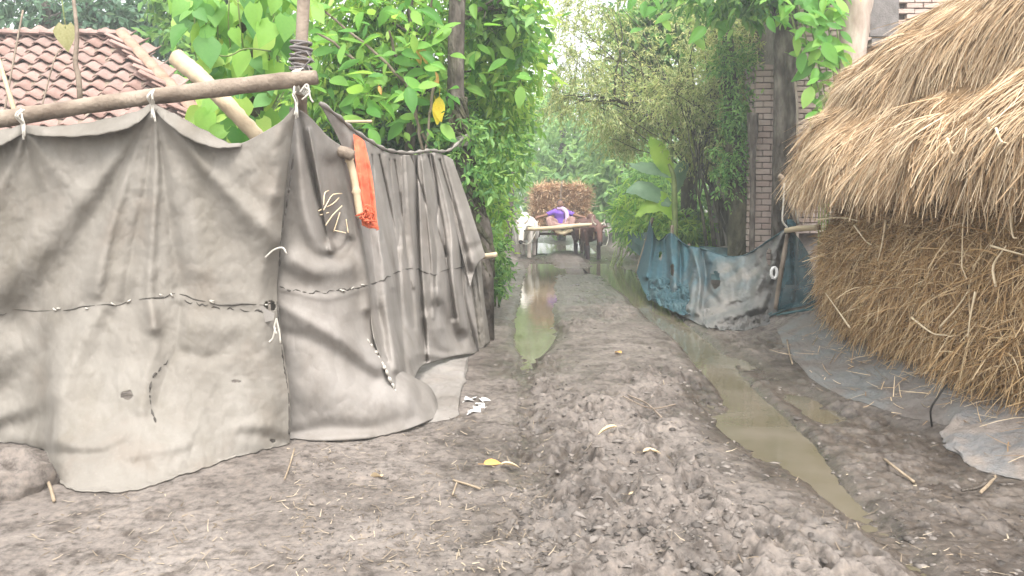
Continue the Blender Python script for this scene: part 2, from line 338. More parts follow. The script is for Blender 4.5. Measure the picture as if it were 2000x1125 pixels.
# ------------------------------------------------------------------ ground
def x_left(y): return np.interp(y, [3, 5, 8, 9.2, 12, 17.4, 20, 28, 45], [.08, .1, .18, .25, .38, .6, .72, 1.0, 1.6])
def x_right(y): return np.interp(y, [3, 4.24, 5.5, 7, 9.2, 12, 18.8, 28, 45], [1.72, 1.76, 1.83, 1.92, 2.06, 2.15, 2.45, 2.6, 3.2])
WATER_Z = -0.05
def gh(x, y, fine=True):
    x = np.asarray(x, float); y = np.asarray(y, float)
    xl, xr = x_left(y), x_right(y); mid = (xl + xr) / 2
    wob = .05 * n2(y * 1.3, 0 * y + 3.3, 5) * np.clip(y / 8, .3, 1)
    z = .035 * np.exp(-((x - mid) / .6) ** 4) * (1 - 1.9 * sst((y - 10.5) / 4) * (1 - sst((y - 20) / 3)))
    dl = np.interp(y, [3, 7.6, 9.0, 12, 18, 21, 24], [.012, .03, .13, .15, .15, .12, .06]); wl = np.interp(y, [3, 8, 9.5, 14, 20], [.07, .1, .25, .27, .34])
    z = z - dl * np.exp(-(np.abs(x - xl - wob) / wl) ** 3)
    dr = np.interp(y, [3, 4.4, 5.2, 8, 20, 22, 25], [.035, .055, .13, .16, .16, .12, .05]); wr = np.interp(y, [3, 4.5, 5.3, 7, 10, 14, 20], [.09, .11, .15, .15, .2, .25, .42])
    z = z - dr * np.exp(-(np.abs(x - xr - wob * .6) / wr) ** 3)
    for (bx, by, sx, sy, d) in ((1.6, 5.45, .26, .9, .085), (2.32, 6.15, .17, .55, .085), (2.28, 7.9, .15, .8, .06), (1.6, 19.5, 1.0, .9, .09), (1.5, 31, 1.2, 3.0, .16)):
        z = z - d * np.exp(-(np.abs((x - bx) / sx) ** 2.6 + np.abs((y - by) / sy) ** 2.6))
    z = z + .36 * sst((x - xr - .75 - .25 * sst((6 - y) / 2)) / 1.0) + .25 * sst((x - xr - 2.2) / 3) * sst((y - 10) / 3)
    z = z + (.34 * sst((xl - .5 - x) / .8) + .2 * sst((xl - 1.5 - x) / 3)) * sst((y - 9.0) / 1.6)
    z = z + .9 * sst((y - 40) / 40)
    if fine:
        z = z + .018 * n2(x * 1.1, y * 1.1, 1) * np.clip((y - 2) / 3, 0, 1)
        z = z + .012 * n2(x * 3.1, y * 3.1, 2)
        churn = np.clip(np.exp(-((x - mid + .12) / .78) ** 4) * (.5 + 1.1 * n2(x * 1.4, y * .9, 8)), 0, 1)
        churn = churn * (1 - .75 * sst((y - 11) / 3)) + .16 + .3 * np.exp(-((x - xr - .6) / .35) ** 2) * (n2(x * 2, y * 1.2, 12) > -.1)
        hw = worley(x * 3.6 + .15 * n2(x * 9, y * 9, 31), y * 3.6 + .15 * n2(x * 9, y * 9, 32), 40)
        z = z + np.clip(churn - .12, 0, 1) * (-.06 * np.exp(-(hw / .24) ** 3) + .028 * np.exp(-((hw - .38) / .12) ** 2))
        a = np.abs(n2(x * 5.3, y * 5.3, 3)); b = np.abs(n2(x * 11, y * 11, 4)); c = n2(x * 23, y * 23, 6); e = n2(x * 47, y * 47, 7)
        z = z + churn * (.075 * (.4 - a) + .04 * (.42 - b) + .013 * c + .008 * e) + .003 * c + .002 * e
    return z
def worley(x, y, s):
    ix, iy = np.floor(x), np.floor(y); best = np.full(x.shape, 9.); z = np.zeros_like(ix)
    for a in (-1, 0, 1):
        for b in (-1, 0, 1):
            on = _h(ix + a, iy + b, z, s + 5) < .55
            d = np.hypot((x - ix - a - _h(ix + a, iy + b, z, s)) * (1 + .5 * on), y - iy - b - _h(ix + a, iy + b, z, s + 1))
            best = np.minimum(best, np.where(on, d, 9.))
    return best
def GY(px, py, lift=.0):
    """depth at which the view through (px, py) meets the ground"""
    px = np.asarray(px, float); py = np.asarray(py, float)
    z = np.zeros_like(px) + lift
    for _ in range(14):
        d1 = W(px, py, 1.0); k = (CAMZ - z) / (CAMZ - d1[..., 2])
        z = .5 * z + .5 * (gh(d1[..., 0] * k, k * 1.0, False) + lift)
    return k
def GP(px, py, lift=0.):
    Y = GY(px, py, lift); p = W(px, py, Y); p[..., 2] = gh(p[..., 0], p[..., 1]) + lift; return p

def build_ground():
    rows = np.concatenate([1 / np.linspace(1 / 2.4, 1 / 36., 470), np.geomspace(37, 420, 40)])
    xs = np.concatenate([-np.geomspace(260, 3.3, 50), np.linspace(-3.2, 4.3, 640), np.geomspace(4.4, 260, 50)])
    X, Y = np.meshgrid(xs, rows)
    Z = gh(X, Y)
    v = np.stack([X, Y, Z], -1).reshape(-1, 3)
    nr, nc = X.shape; i = np.arange(nr - 1)[:, None] * nc + np.arange(nc - 1)[None]
    f = np.stack([i, i + 1, i + nc + 1, i + nc], -1).reshape(-1, 4)
    o = mesh('ground', v, f, MAT['soil'], smooth=True); tag(o, kind='structure')
    # a near strip behind the camera
    xs2 = np.linspace(-30, 30, 31); ys2 = np.linspace(-30, 2.4, 12); X, Y = np.meshgrid(xs2, ys2)
    Z = gh(X, np.maximum(Y, 2.4), False) - .02; nr, nc = X.shape; i = np.arange(nr - 1)[:, None] * nc + np.arange(nc - 1)[None]
    o = mesh('near_ground', np.stack([X, Y, Z], -1).reshape(-1, 3), np.stack([i, i + 1, i + nc + 1, i + nc], -1).reshape(-1, 4), MAT['soil'], smooth=True); tag(o, kind='structure')
    # standing water in the ruts (the mud decides the shore line)
    def strip(name, xf, hw, y0, y1):
        ys = np.linspace(y0, y1, 60); c = xf(ys)
        v = np.concatenate([np.stack([c - hw, ys, 0 * ys + WATER_Z], -1), np.stack([c + hw, ys, 0 * ys + WATER_Z], -1)])
        n = len(ys); f = np.array([(k, n + k, n + k + 1, k + 1) for k in range(n - 1)])
        tag(mesh(name, v, f, MAT['water'], smooth=True), kind='structure')
    strip('left_rut_water', x_left, .62, 7.0, 22)
    strip('right_rut_water', lambda y: x_right(y) + .12, .78, 2.6, 22)
    strip('far_puddle_water', lambda y: 1.5 + 0 * y, 1.5, 27, 35)
build_ground()

# ------------------------------------------------------------------ cloth surfaces
def coons(T, B, L, Rr, ns, nt):
    T = spline(T, ns)[:, None]; B = spline(B, ns)[:, None]; L = spline(L, nt)[None]; Rr = spline(Rr, nt)[None]
    s = np.linspace(0, 1, ns)[:, None, None]; t = np.linspace(0, 1, nt)[None, :, None]
    return (1 - t) * T + t * B + (1 - s) * L + s * Rr - ((1 - s) * (1 - t) * T[:1] + s * (1 - t) * T[-1:] + (1 - s) * t * B[:1] + s * t * B[-1:])
def stroke_disp(px, py, strokes):
    d = np.zeros_like(px)
    for st in strokes:
        pts, w0, w1, a0, a1 = st[:5]; sharp = st[5] if len(st) > 5 else 2
        P = spline(np.array(pts, float), 24); best = np.full(px.shape, 1e9); bu = np.zeros_like(px)
        for i in range(len(P) - 1):
            ax, ay = P[i]; bx, by = P[i + 1]; vx, vy = bx - ax, by - ay; q = vx * vx + vy * vy + 1e-9
            t = np.clip(((px - ax) * vx + (py - ay) * vy) / q, 0, 1)
            dd = np.hypot(px - ax - t * vx, py - ay - t * vy); k = dd < best
            best = np.where(k, dd, best); bu = np.where(k, (i + t) / (len(P) - 1), bu)
        w = w0 + (w1 - w0) * bu; a = a0 + (a1 - a0) * bu
        d += a * np.exp(-(best / w) ** sharp)
    return d
class Sheet:
    def __init__(s, grid, strokes=(), wrinkle=.006, wscale=.012, seed=0, fadetop=0):
        s.g = grid.copy(); px, py = s.g[..., 0], s.g[..., 1]
        d = stroke_disp(px, py, strokes)
        ragged = wrinkle * (fbm2(px * wscale, py * wscale * .8, 4, seed) + .5 * np.abs(fbm2(px * wscale * 2.1 + 5, py * wscale * 1.4, 3, seed + 9)))
        cr = np.exp(-np.abs(n2(px * .017 + 3 * n2(px * .006, py * .006, seed + 3), py * .009 + seed, seed + 4)) / .05) - np.exp(-np.abs(n2(px * .011 + seed, py * .021 + 2 * n2(px * .007, py * .007, seed + 6), seed + 5)) / .04)
        s.g[..., 2] -= d + ragged + cr * wrinkle * .12
        s.P = W(s.g[..., 0], s.g[..., 1], s.g[..., 2])
    def faces(s, hole=None):
        ns, nt = s.P.shape[:2]; i = (np.arange(ns - 1)[:, None] * nt + np.arange(nt - 1)[None])
        f = np.stack([i, i + 1, i + nt + 1, i + nt], -1).reshape(-1, 4)
        if hole:
            c = s.g[..., :2].reshape(-1, 2)[f].mean(1); k = np.ones(len(f), bool)
            for (hx, hy, rx, ry) in hole: k &= ((c[:, 0] - hx) / rx) ** 2 + ((c[:, 1] - hy) / ry) ** 2 > 1 + .5 * n2(c[:, 0] * .2, c[:, 1] * .2, 3)
            f = f[k]
        return f
    def build(s, name, mat, parent, hole=None, thick=.005):
        P = s.P.copy(); gz = gh(P[..., 0], P[..., 1]) + .008
        P[..., 2] = np.maximum(P[..., 2], gz); s.P = P
        o = mesh(name, P.reshape(-1, 3), s.faces(hole), mat, parent, True)
        if thick:
            m = o.modifiers.new('thickness', 'SOLIDIFY'); m.thickness = thick; m.offset = 0
        return o
    def at(s, px, py, fwd=.0):
        d = (s.g[..., 0] - px) ** 2 + (s.g[..., 1] - py) ** 2; k = np.unravel_index(np.argmin(d), d.shape)
        return W(px, py, s.g[k][2] - fwd)
def Pt(a): return [tuple(q) for q in a]
def ground_edge(pts, lift=.0): return [(x, y, float(GY(x, y, lift))) for x, y in pts]
def seam(sheet, pts, name, parent, r=.006, gap=.25, seed=0, mat='thread', wob=3.):
    """a ragged sewn line following the sheet"""
    P = spline(np.array(pts, float), 160); rr = np.random.default_rng(seed); mb = MB(); i = 0
    while i < 156:
        k = int(rr.integers(8, 26)); j = min(159, i + k)
        q = [sheet.at(P[m, 0], P[m, 1] + wob * n2(m * .17, seed, seed), .004) for m in range(i, j + 1, 2)]
        if len(q) > 2:
            rad = r * rr.uniform(.5, 1.3) * np.sin(np.linspace(.25, np.pi - .25, len(q)))
            mb.tube(np.array(q), rad, 5)
        i = j + int(rr.integers(0, 1 + int(gap * 26)))
    return tag(mb.build(name, MAT[mat], parent, True), kind='stuff')
def stitches(sheet, pts, parent, n, seed):
    P = spline(np.array(pts, float), 200); rr = np.random.default_rng(seed); mb = MB()
    for k in rr.integers(3, 196, n):
        a = sheet.at(P[k, 0] - rr.uniform(2, 5), P[k, 1] + rr.uniform(-3, 3), .012); b = sheet.at(P[k, 0] + rr.uniform(2, 5), P[k, 1] + rr.uniform(-3, 3), .012)
        mb.tube(np.array([a, (a + b) / 2 + (0, -.008, .002), b]), .0045, 5)
    return tag(mb.build('stitches', MAT['cord'], parent, True), kind='stuff')
def cord(pts, r=.006, mat='cord', n=20): return tube_geo(spline(np.array(pts, float), n), r, 6)

# --- front sheet
A = thing('tarpaulin_sheet', 'wide grey-olive tarpaulin tied along the pole, facing the camera', 'tarpaulin', (-2.6, 4.9, 0))
topA = [(-150, 276), (-60, 272), (0, 268), (45, 246), (110, 256), (180, 248), (250, 232), (297, 203), (335, 232), (385, 264), (430, 280), (470, 280), (515, 258), (550, 236), (578, 205)]
topA = [(x, y, 5.0 + .12 * (x > 560)) for x, y in topA]
botA = ground_edge([(-150, 900), (-60, 882), (0, 868), (45, 870), (88, 890), (104, 930), (125, 956), (180, 966), (250, 962), (330, 944), (420, 914), (500, 888), (566, 868)])
lefA = [(-150, 276, 5.0), (-150, 600, 4.98), (-150, 900, botA[0][2])]
rigA = [(578, 205, 5.12), (556, 380, 5.12), (548, 480, 5.1), (541, 570, 5.06), (553, 680, 5.06), (566, 770, 5.08), (566, 868, botA[-1][2])]
gA = coons(topA, botA, lefA, rigA, 330, 300)
# cloth hangs almost plumb and only spreads at the foot
t = np.linspace(0, 1, 300)[None, :]; gA[..., 2] = gA[:, :1, 2] + (gA[:, -1:, 2] - gA[:, :1, 2]) * t ** 3.2
stA = [
    ([(297, 210), (262, 300), (215, 450), (188, 570)], 7, 16, .02, .055),
    ([(293, 220), (245, 320), (175, 440), (95, 560), (40, 620)], 9, 42, -.015, -.085),
    ([(285, 225), (210, 330), (90, 460), (-10, 560)], 8, 40, .01, .05),
    ([(302, 215), (306, 330), (298, 450), (292, 560), (300, 640)], 6, 13, .018, .05),
    ([(300, 240), (283, 380), (262, 480), (244, 590)], 5, 15, -.012, -.045),
    ([(306, 225), (325, 375), (340, 480), (352, 560)], 5, 20, -.01, -.05),
    ([(310, 215), (370, 290), (450, 380), (540, 466)], 8, 22, .02, .06),
    ([(330, 260), (390, 370), (450, 470), (520, 540)], 9, 45, -.008, -.04),
    ([(312, 240), (360, 400), (390, 520)], 8, 26, .004, .03),
    ([(47, 262), (62, 330), (90, 420)], 6, 22, -.02, -.03),
    ([(47, 258), (20, 330), (-40, 430)], 6, 22, .02, .03),
    ([(50, 258), (110, 330), (150, 380)], 6, 25, .02, .02),
    ([(575, 215), (560, 300), (540, 380)], 6, 16, .02, .03),
    ([(572, 225), (520, 300), (470, 330)], 7, 30, .015, .02),
    ([(180, 590), (110, 660), (40, 730), (-40, 790)], 26, 30, -.07, -.08),
    ([(190, 600), (160, 660), (120, 760), (100, 830)], 22, 22, .06, .06),
    ([(212, 620), (200, 700), (190, 780)], 18, 30, -.05, -.05),
    ([(300, 610), (300, 680), (285, 750), (275, 800)], 20, 14, .07, .05),
    ([(352, 600), (345, 680), (322, 740), (308, 790)], 16, 13, -.06, -.05, 1.5),
    ([(365, 690), (410, 700), (465, 660)], 15, 16, -.05, -.03),
    ([(372, 640), (430, 640), (490, 650)], 26, 30, .05, .03),
    ([(-20, 850), (40, 832), (96, 806)], 22, 16, -.05, -.025),
    ([(-20, 820), (50, 795), (110, 770)], 18, 18, .05, .04),
    ([(170, 850), (220, 815), (270, 770)], 22, 20, -.05, -.02),
    ([(240, 848), (190, 868), (90, 862), (20, 852)], 12, 20, .02, .07),
    ([(250, 868), (190, 888), (90, 884)], 10, 14, -.02, -.07),
    ([(250, 905), (310, 908), (370, 882)], 18, 14, -.03, -.015),
    ([(250, 890), (300, 880), (360, 870)], 14, 12, .04, .03),
    ([(275, 830), (272, 870), (262, 900)], 9, 9, .012, .01, 1.5),
    ([(392, 790), (386, 830), (375, 850)], 11, 10, .015, .015, 1.5),
    ([(470, 850), (520, 854), (560, 866)], 12, 10, -.02, -.025),
    ([(470, 830), (520, 830), (556, 840)], 12, 14, .03, .03),
    ([(-60, 640), (-80, 760)], 30, 30, .06, .04),
]
stA = [(q[0], q[1], q[2], q[3] * (1.1 if i < 14 else .6), q[4] * (.95 if i < 14 else .6)) + tuple(q[5:]) for i, q in enumerate(stA)]
shA = Sheet(gA, stA, .012, .016, 3)
shA.build('sheet', MAT['tarp'], A, hole=[(247, 772, 13, 8), (528, 597, 11, 9), (460, 745, 9, 2.2), (533, 861, 6, 3)])
# turned-over hem along the pole
def hem(top, bot, fwd0, fwd1):
    T = spline(np.array(top, float), 70); Bq = spline(np.array(bot, float), 70); v = []
    tt = np.linspace(0, 1, 9)
    for k in range(70):
        for u in tt:
            p = T[k] + (Bq[k] - T[k]) * u
            w = min(k, 69 - k) / 10; w = min(1, w)
            v.append(W(p[0], p[1] + 1.5 * n2(k * .3, u * 2, 4), 4.98 - fwd0 * math.sin(u * 1.6) * w - fwd1 * u * w))
    f = [(k * 9 + j, k * 9 + j + 1, (k + 1) * 9 + j + 1, (k + 1) * 9 + j) for k in range(69) for j in range(8)]
    o = mesh('hem', np.array(v), f, MAT['tarp'], A, True); m = o.modifiers.new('thickness', 'SOLIDIFY'); m.thickness = .006
hem([(-150, 262), (-60, 258), (0, 254), (46, 243)], [(-150, 300), (-60, 300), (0, 284), (46, 262)], .05, .035)
hem([(46, 243), (110, 246), (180, 237), (250, 222), (298, 203)], [(46, 262), (120, 267), (200, 262), (262, 244), (298, 214)], .05, .035)
hem([(300, 202), (345, 224), (400, 254), (440, 276), (472, 281)], [(301, 216), (335, 248), (375, 274), (420, 288), (472, 287)], .05, .03)
sA1 = [(-60, 622), (0, 612), (90, 605), (200, 597), (300, 580), (350, 577), (420, 590), (500, 596), (538, 590)]
seam(shA, sA1, 'seam', A, .006, .1, 4, 'thread', 5.); seam(shA, [(360, 588), (420, 600), (480, 606), (520, 608)], 'seam', A, .006, .5, 6)
stitches(shA, sA1, A, 12, 5)
seam(shA, [(574, 300), (560, 400), (548, 470), (546, 520)], 'edge_seam', A, .006, .05, 7)
seam(shA, [(541, 590), (550, 680), (563, 770), (565, 850)], 'edge_seam', A, .008, .03, 8)
seam(shA, [(328, 705), (305, 730), (293, 755), (296, 800), (306, 830)], 'torn_seam', A, .006, .3, 9, 'thread')
mb = MB()
for (x, y, seed) in ((298, 205, 1), (45, 243, 2), (580, 200, 3)):
    rr = np.random.default_rng(seed)
    for k in range(4):
        a = W(x + rr.uniform(-6, 6), y - 30 + rr.uniform(-4, 8), 5.0 + rr.choice([-.1, .1])); b = W(x + rr.uniform(-3, 3), y, 4.9); c = W(x + rr.uniform(-6, 6), y + rr.uniform(18, 34), 4.88)
        mb.add(*cord([a, (a + b) / 2 + (rr.uniform(-.02, .02), -.04, 0), b, c], .006))
for pts in ([(518, 503), (535, 488), (552, 484), (560, 496)], [(538, 640), (533, 660), (526, 668)], [(540, 622), (546, 650), (548, 670)], [(540, 622), (536, 640), (540, 652)], [(586, 180), (600, 165), (606, 190), (612, 200)], [(590, 195), (605, 180), (596, 170)]):
    mb.add(*cord([W(x, y, 4.94) for x, y in pts], .006))
tag(mb.build('tie_cord', MAT['cord'], A, True), kind='stuff')
# flap of the torn hole
mb = MB(); q = [W(x, y, Y) for x, y, Y in ((236, 762, 4.62), (247, 745, 4.7), (262, 752, 4.68), (260, 768, 4.62), (246, 776, 4.58))]
mb.add(q, [(0, 1, 2, 3, 4)])
o = mb.build('torn_flap', MAT['tarp'], A); o.location.y += .12
mb = MB(); q = [W(x, y, 4.98) for x, y in ((494, 606), (505, 596), (520, 604), (537, 612), (534, 625), (515, 630), (498, 622))]; mb.add(q, [tuple(range(7))]); mb.build('patch', MAT['tarp2'], A)

# --- side sheets along the lane
B_ = thing('tarpaulin_sheet', 'pleated pale tarpaulin running back along the lane, orange strip hanging on it', 'tarpaulin', (-1.0, 6.2, 0))
topB = [(566, 208, 5.18), (600, 224, 5.2), (640, 266, 5.4), (668, 286, 5.6)]
botB = [(560, 858, 5.1), (640, 861, 5.12), (720, 856, 5.2), (790, 840, 5.4), (850, 815, 5.72), (858, 798, 5.9)]
botB = ground_edge([(q[0], q[1]) for q in botB])
rigB = [(668, 286, 5.6), (700, 420, 5.72), (722, 560, 5.75), (732, 640, 5.72), (775, 715, 5.8), (838, 755, 5.95), (858, 798, botB[-1][2])]
lefB = [(566, 208, 5.18), (546, 400, 5.24), (534, 500, 5.24), (528, 580, 5.2), (540, 690, 5.2), (552, 780, 5.18), (560, 858, botB[0][2])]
gB = coons(topB, botB, lefB, rigB, 200, 280)
stB = [
    ([(582, 215), (600, 300), (625, 400), (640, 470)], 6, 9, -.05, -.10, 1.6),
    ([(580, 215), (585, 320), (600, 430), (640, 500)], 8, 18, .03, .08),
    ([(600, 230), (640, 330), (660, 430), (650, 500)], 16, 26, -.03, -.06),
    ([(640, 500), (668, 490), (682, 470)], 12, 8, -.07, -.05),
    ([(642, 330), (656, 400), (655, 460)], 26, 30, -.05, -.11),
    ([(604, 255), (620, 340), (638, 450), (646, 490)], 4, 6, .05, .09, 1.6),
    ([(575, 510), (620, 528), (680, 520)], 20, 20, .07, .05),
    ([(668, 300), (690, 400), (712, 520), (720, 600)], 9, 14, .04, .07),
    ([(552, 600), (610, 630), (680, 670), (735, 715)], 12, 22, .02, .09),
    ([(560, 650), (620, 670), (690, 715), (730, 740)], 14, 22, -.02, -.07),
    ([(556, 565), (640, 582), (715, 560)], 7, 7, .015, .01),
    ([(610, 760), (680, 790), (760, 790)], 50, 50, .05, .05),
    ([(575, 850), (640, 835), (720, 838), (800, 815)], 14, 18, -.04, -.03),
    ([(570, 858), (640, 858), (720, 852)], 9, 9, .03, .04),
    ([(810, 715), (818, 750), (822, 780)], 7, 9, -.03, -.02),
    ([(790, 690), (795, 740), (800, 800)], 14, 18, .04, .03),
]
stB = [(q[0], q[1], q[2], q[3] * (1.2 if i < 8 else .95), q[4] * (1.2 if i < 8 else .95)) + tuple(q[5:]) for i, q in enumerate(stB)]
shB = Sheet(gB, stB, .012, .012, 13); shB.build('corner_sheet', MAT['tarp2'], B_)
seam(shB, [(546, 562), (590, 570), (640, 570), (690, 562), (722, 556)], 'seam', B_, .006, .12, 14); stitches(shB, [(546, 562), (590, 570), (640, 570), (690, 562), (722, 556)], B_, 4, 15)
topC = [(628, 208, 5.35), (660, 232, 5.6), (690, 258, 6.0), (720, 278, 6.3), (755, 297, 6.75), (800, 303, 7.3), (840, 298, 7.95), (862, 300, 8.3)]
botC = [(779, 776, 5.5), (806, 744, 5.85), (822, 716, 6.6), (850, 705, 7.3), (890, 695, 7.8), (936, 690, float(GY(936, 690)))]
lefC = [(628, 208, 5.35), (672, 300, 5.72), (700, 430, 5.85), (720, 560, 5.66), (728, 650, 5.52), (750, 715, 5.47), (779, 776, 5.5)]
rigC = [(862, 300, 8.3), (895, 430, 8.25), (915, 540, 8.2), (930, 630, 8.2), (936, 690, botC[-1][2])]
gC = coons(topC, botC, lefC, rigC, 300, 220)
stC = []; gp = np.random.default_rng(29)
for k, (x0, x1, x2, yb, w, a) in enumerate([
    (672, 700, 728, 660, 9, .08), (698, 722, 752, 700, 7, -.07), (716, 745, 775, 720, 9, .08), (740, 768, 792, 735, 5, -.13), (752, 778, 800, 700, 8, .09), (770, 790, 806, 640, 4, -.10),
    (792, 800, 818, 690, 11, .15), (812, 816, 826, 705, 5, -.26), (826, 840, 858, 640, 8, .15), (836, 862, 884, 620, 5, -.18), (848, 880, 905, 640, 7, .18), (858, 895, 926, 690, 5, -.18),
    (690, 735, 765, 560, 5, .05), (803, 835, 846, 560, 3, -.10), (822, 838, 846, 620, 3, .08), (760, 772, 778, 480, 3, -.07), (726, 734, 748, 470, 3, -.06), (842, 856, 868, 500, 3, -.1), (784, 786, 800, 560, 3, .06)]):
    y0 = 300 + gp.uniform(0, 14); m1 = y0 + (yb - y0) * .4; m2 = y0 + (yb - y0) * .72; xm = x1 + (x2 - x1) * .55
    stC.append(([(x0, y0), (x1 + gp.normal() * 2, m1), (xm + gp.normal() * 5, m2), (x2 + gp.normal() * 4, yb)], w * .55, w * gp.uniform(1.1, 2.0), a * .6, a * gp.uniform(.5, 1.05), gp.uniform(1.2, 2.0)))
stC += [([(725, 660), (750, 715), (775, 765)], 9, 9, .06, .05), ([(735, 610), (790, 720), (800, 740)], 16, 18, -.05, -.04),
        ([(855, 600), (880, 640), (905, 660)], 13, 14, -.12, -.10), ([(835, 620), (860, 670), (900, 690)], 12, 14, .1, .06), ([(830, 690), (870, 698), (920, 690)], 8, 8, .08, .05)]
shC = Sheet(gC, stC, .014, .018, 23); shC.build('pleated_sheet', MAT['tarp2'], B_)
seam(shC, [(722, 556), (750, 545), (780, 528), (805, 525), (850, 535), (880, 525), (912, 520)], 'seam', B_, .008, .15, 24)
seam(shC, [(716, 660), (745, 708), (776, 770)], 'frayed_edge', B_, .012, .05, 25, 'cord')
topD = [(856, 300, 8.32), (870, 304, 8.42), (884, 312, 8.5)]; botD = [(918, 560, 8.05), (930, 520, 8.2), (948, 500, 8.5)]
gD = coons(topD, botD, [(856, 300, 8.32), (885, 420, 8.2), (918, 560, 8.05)], [(884, 312, 8.5), (912, 390, 8.5), (948, 500, 8.5)], 60, 120)
Sheet(gD, [([(870, 310), (900, 420), (925, 510)], 8, 16, .05, .12), ([(862, 310), (895, 440), (915, 530)], 5, 7, -.04, -.1), ([(915, 490), (935, 480)], 10, 8, -.06, -.05)], .02, .02, 31).build('end_flap', MAT['tarp2'], B_)
topE = [(893, 470, 8.3), (915, 480, 8.6), (938, 495, 8.75)]; botE = ground_edge([(920, 688), (940, 682), (957, 668)])
gE = coons(topE, botE, [(893, 470, 8.3), (905, 580, 8.25), botE[0]], [(938, 495, 8.75), (945, 580, 8.7), botE[-1]], 50, 90)
Sheet(gE, [([(915, 500), (925, 600), (935, 680)], 4, 6, -.08, -.12), ([(930, 510), (942, 600), (950, 670)], 4, 5, .08, .1), ([(905, 520), (916, 600), (924, 680)], 4, 6, .06, .1)], .03, .03, 33).build('end_sheet', MAT['tarp'], B_)
# rolled rope hem of the side sheet and the rope on to the tree
ropeC = [(W(x, y - 2, Y) + (0, -.02, .01)) for x, y, Y in topC] + [W(880, 292, 8.6), W(902, 272, 9.0), W(915, 262, 9.1)]
rp = spline(np.array(ropeC), 90); mb = MB(); mb.tube(rp, .016 + .006 * np.sin(np.arange(90) * 1.1), 7); mb.build('rope', MAT['tarp2'], B_, True)
mb = MB()
for pts in ([(632, 410), (640, 395), (650, 380), (668, 378)], [(622, 412), (650, 398), (662, 386)], [(636, 440), (650, 420), (668, 402)], [(625, 420), (642, 415)], [(652, 452), (664, 415)], [(654, 450), (676, 455)], [(676, 428), (680, 455)], [(632, 400), (634, 378), (642, 372)]):
    mb.add(*cord([shB.at(x, y, .03) for x, y in pts], .004, 'cord', 8))
mb.build('straw_stalks', MAT['straw_pale'], B_, True)
# orange strip
S_ = thing('hanging_net_strip', 'bright orange-red net strip with knotted end hanging on the tarpaulin', 'net strip', tuple(W(712, 445, 5.6)))
g = coons([(690, 262, 5.95), (702, 268, 6.0), (712, 276, 6.0)], [(707, 440, 5.62), (722, 446, 5.62), (738, 444, 5.62)], [(690, 262, 5.95), (696, 330, 5.75), (707, 440, 5.62)], [(712, 276, 6.0), (728, 350, 5.78), (738, 444, 5.62)], 24, 70)
shO = Sheet(g, [([(700, 280), (706, 360), (716, 430)], 4, 6, .03, .04), ([(710, 290), (720, 360), (728, 430)], 3, 4, -.02, -.03)], .012, .06, 41); shO.g[..., 2] -= .1; shO.P = W(shO.g[..., 0], shO.g[..., 1], shO.g[..., 2])
shO.build('strip', MAT['orange'], S_, thick=.004)
mb = MB(); rr = np.random.default_rng(3)
for k in range(16):
    c = W(716 + rr.uniform(-8, 8), 420 + rr.uniform(-10, 16), 5.45); th = np.linspace(0, 2 * np.pi, 12); r = rr.uniform(.015, .05)
    a, b = rr.normal(size=3), rr.normal(size=3); a /= np.linalg.norm(a); b /= np.linalg.norm(b)
    mb.tube(c + r * (np.cos(th)[:, None] * a + np.sin(th)[:, None] * b * .8), .006, 5, False)
for k in range(9):
    a = W(718 + rr.uniform(-6, 6), 436, 5.48); mb.tube(np.array([a, a + (rr.uniform(.0, .06), -.01, -.02), a + (rr.uniform(-.02, .12), -.02, rr.uniform(-.05, -.01))]), .004, 5)
mb.build('knot', MAT['orange'], S_, True)
# bamboo showing beside it
b0 = thing('bamboo_stick', 'short jointed bamboo stick pushed against the pleats beside the orange strip', 'bamboo stick', tuple(W(712, 428, 5.55)))
mb = MB(); P = spline(np.array([W(678, 300, 5.55), W(690, 340, 5.53), (W(704, 425, 5.5))]), 30); mb.tube(P, .026 + .008 * (np.abs((np.arange(30) % 15) - 5) < 1), 9); mb.build('stick', MAT['bamboo'], b0, True)
mb = MB(); mb.tube(spline(np.array([W(666, 296, 5.5), W(676, 298, 5.48), W(688, 304, 5.5)]), 6), .04, 9); mb.build('joint', MAT['pole'], b0, True)

# pale scraps on the ground at the foot
def ground_sheet(name, label, cat, px0, poly, mat, lift=.02, wr=.02, seed=0, n=60, edge=.12):
    """sheet lying on the mud; poly = outline in photo pixels"""
    T, Bq, L, Rr = poly; g = coons([(x, y, 0) for x, y in T], [(x, y, 0) for x, y in Bq], [(x, y, 0) for x, y in L], [(x, y, 0) for x, y in Rr], n, n)
    px, py = g[..., 0], g[..., 1]; s = np.linspace(0, 1, n)
    ed = np.minimum(np.minimum(s, 1 - s)[:, None], np.minimum(s, 1 - s)[None]) * 2
    px = px + 6 * n2(s[:, None] * 9, s[None] * 9, seed) * (ed < .1); Y = GY(px, py, lift); P = W(px, py, Y)
    P[..., 2] = sum(gh(P[..., 0] + a, P[..., 1] + b) for a, b in ((.06, 0), (-.06, 0), (0, .06), (0, -.06), (0, 0))) / 5 + lift * (.2 + np.minimum(1, ed / edge)) + wr * np.minimum(1, ed / .25) * (np.abs(fbm2(P[..., 0] * 3, P[..., 1] * 3, 4, seed)) + .3 * fbm2(P[..., 0] * 9, P[..., 1] * 9, 3, seed + 2))
    P[..., 2] = np.maximum(P[..., 2], gh(P[..., 0], P[..., 1]) + .004)
    i = np.arange(n - 1)[:, None] * n + np.arange(n - 1)[None]; f = np.stack([i, i + 1, i + n + 1, i + n], -1).reshape(-1, 4)
    c = P.reshape(-1, 3).mean(0)
    o = mesh(name, P.reshape(-1, 3), f, MAT[mat], smooth=True, origin=tuple(c)); tag(o, label, cat)
    m = o.modifiers.new('thickness', 'SOLIDIFY'); m.thickness = .004
    return o
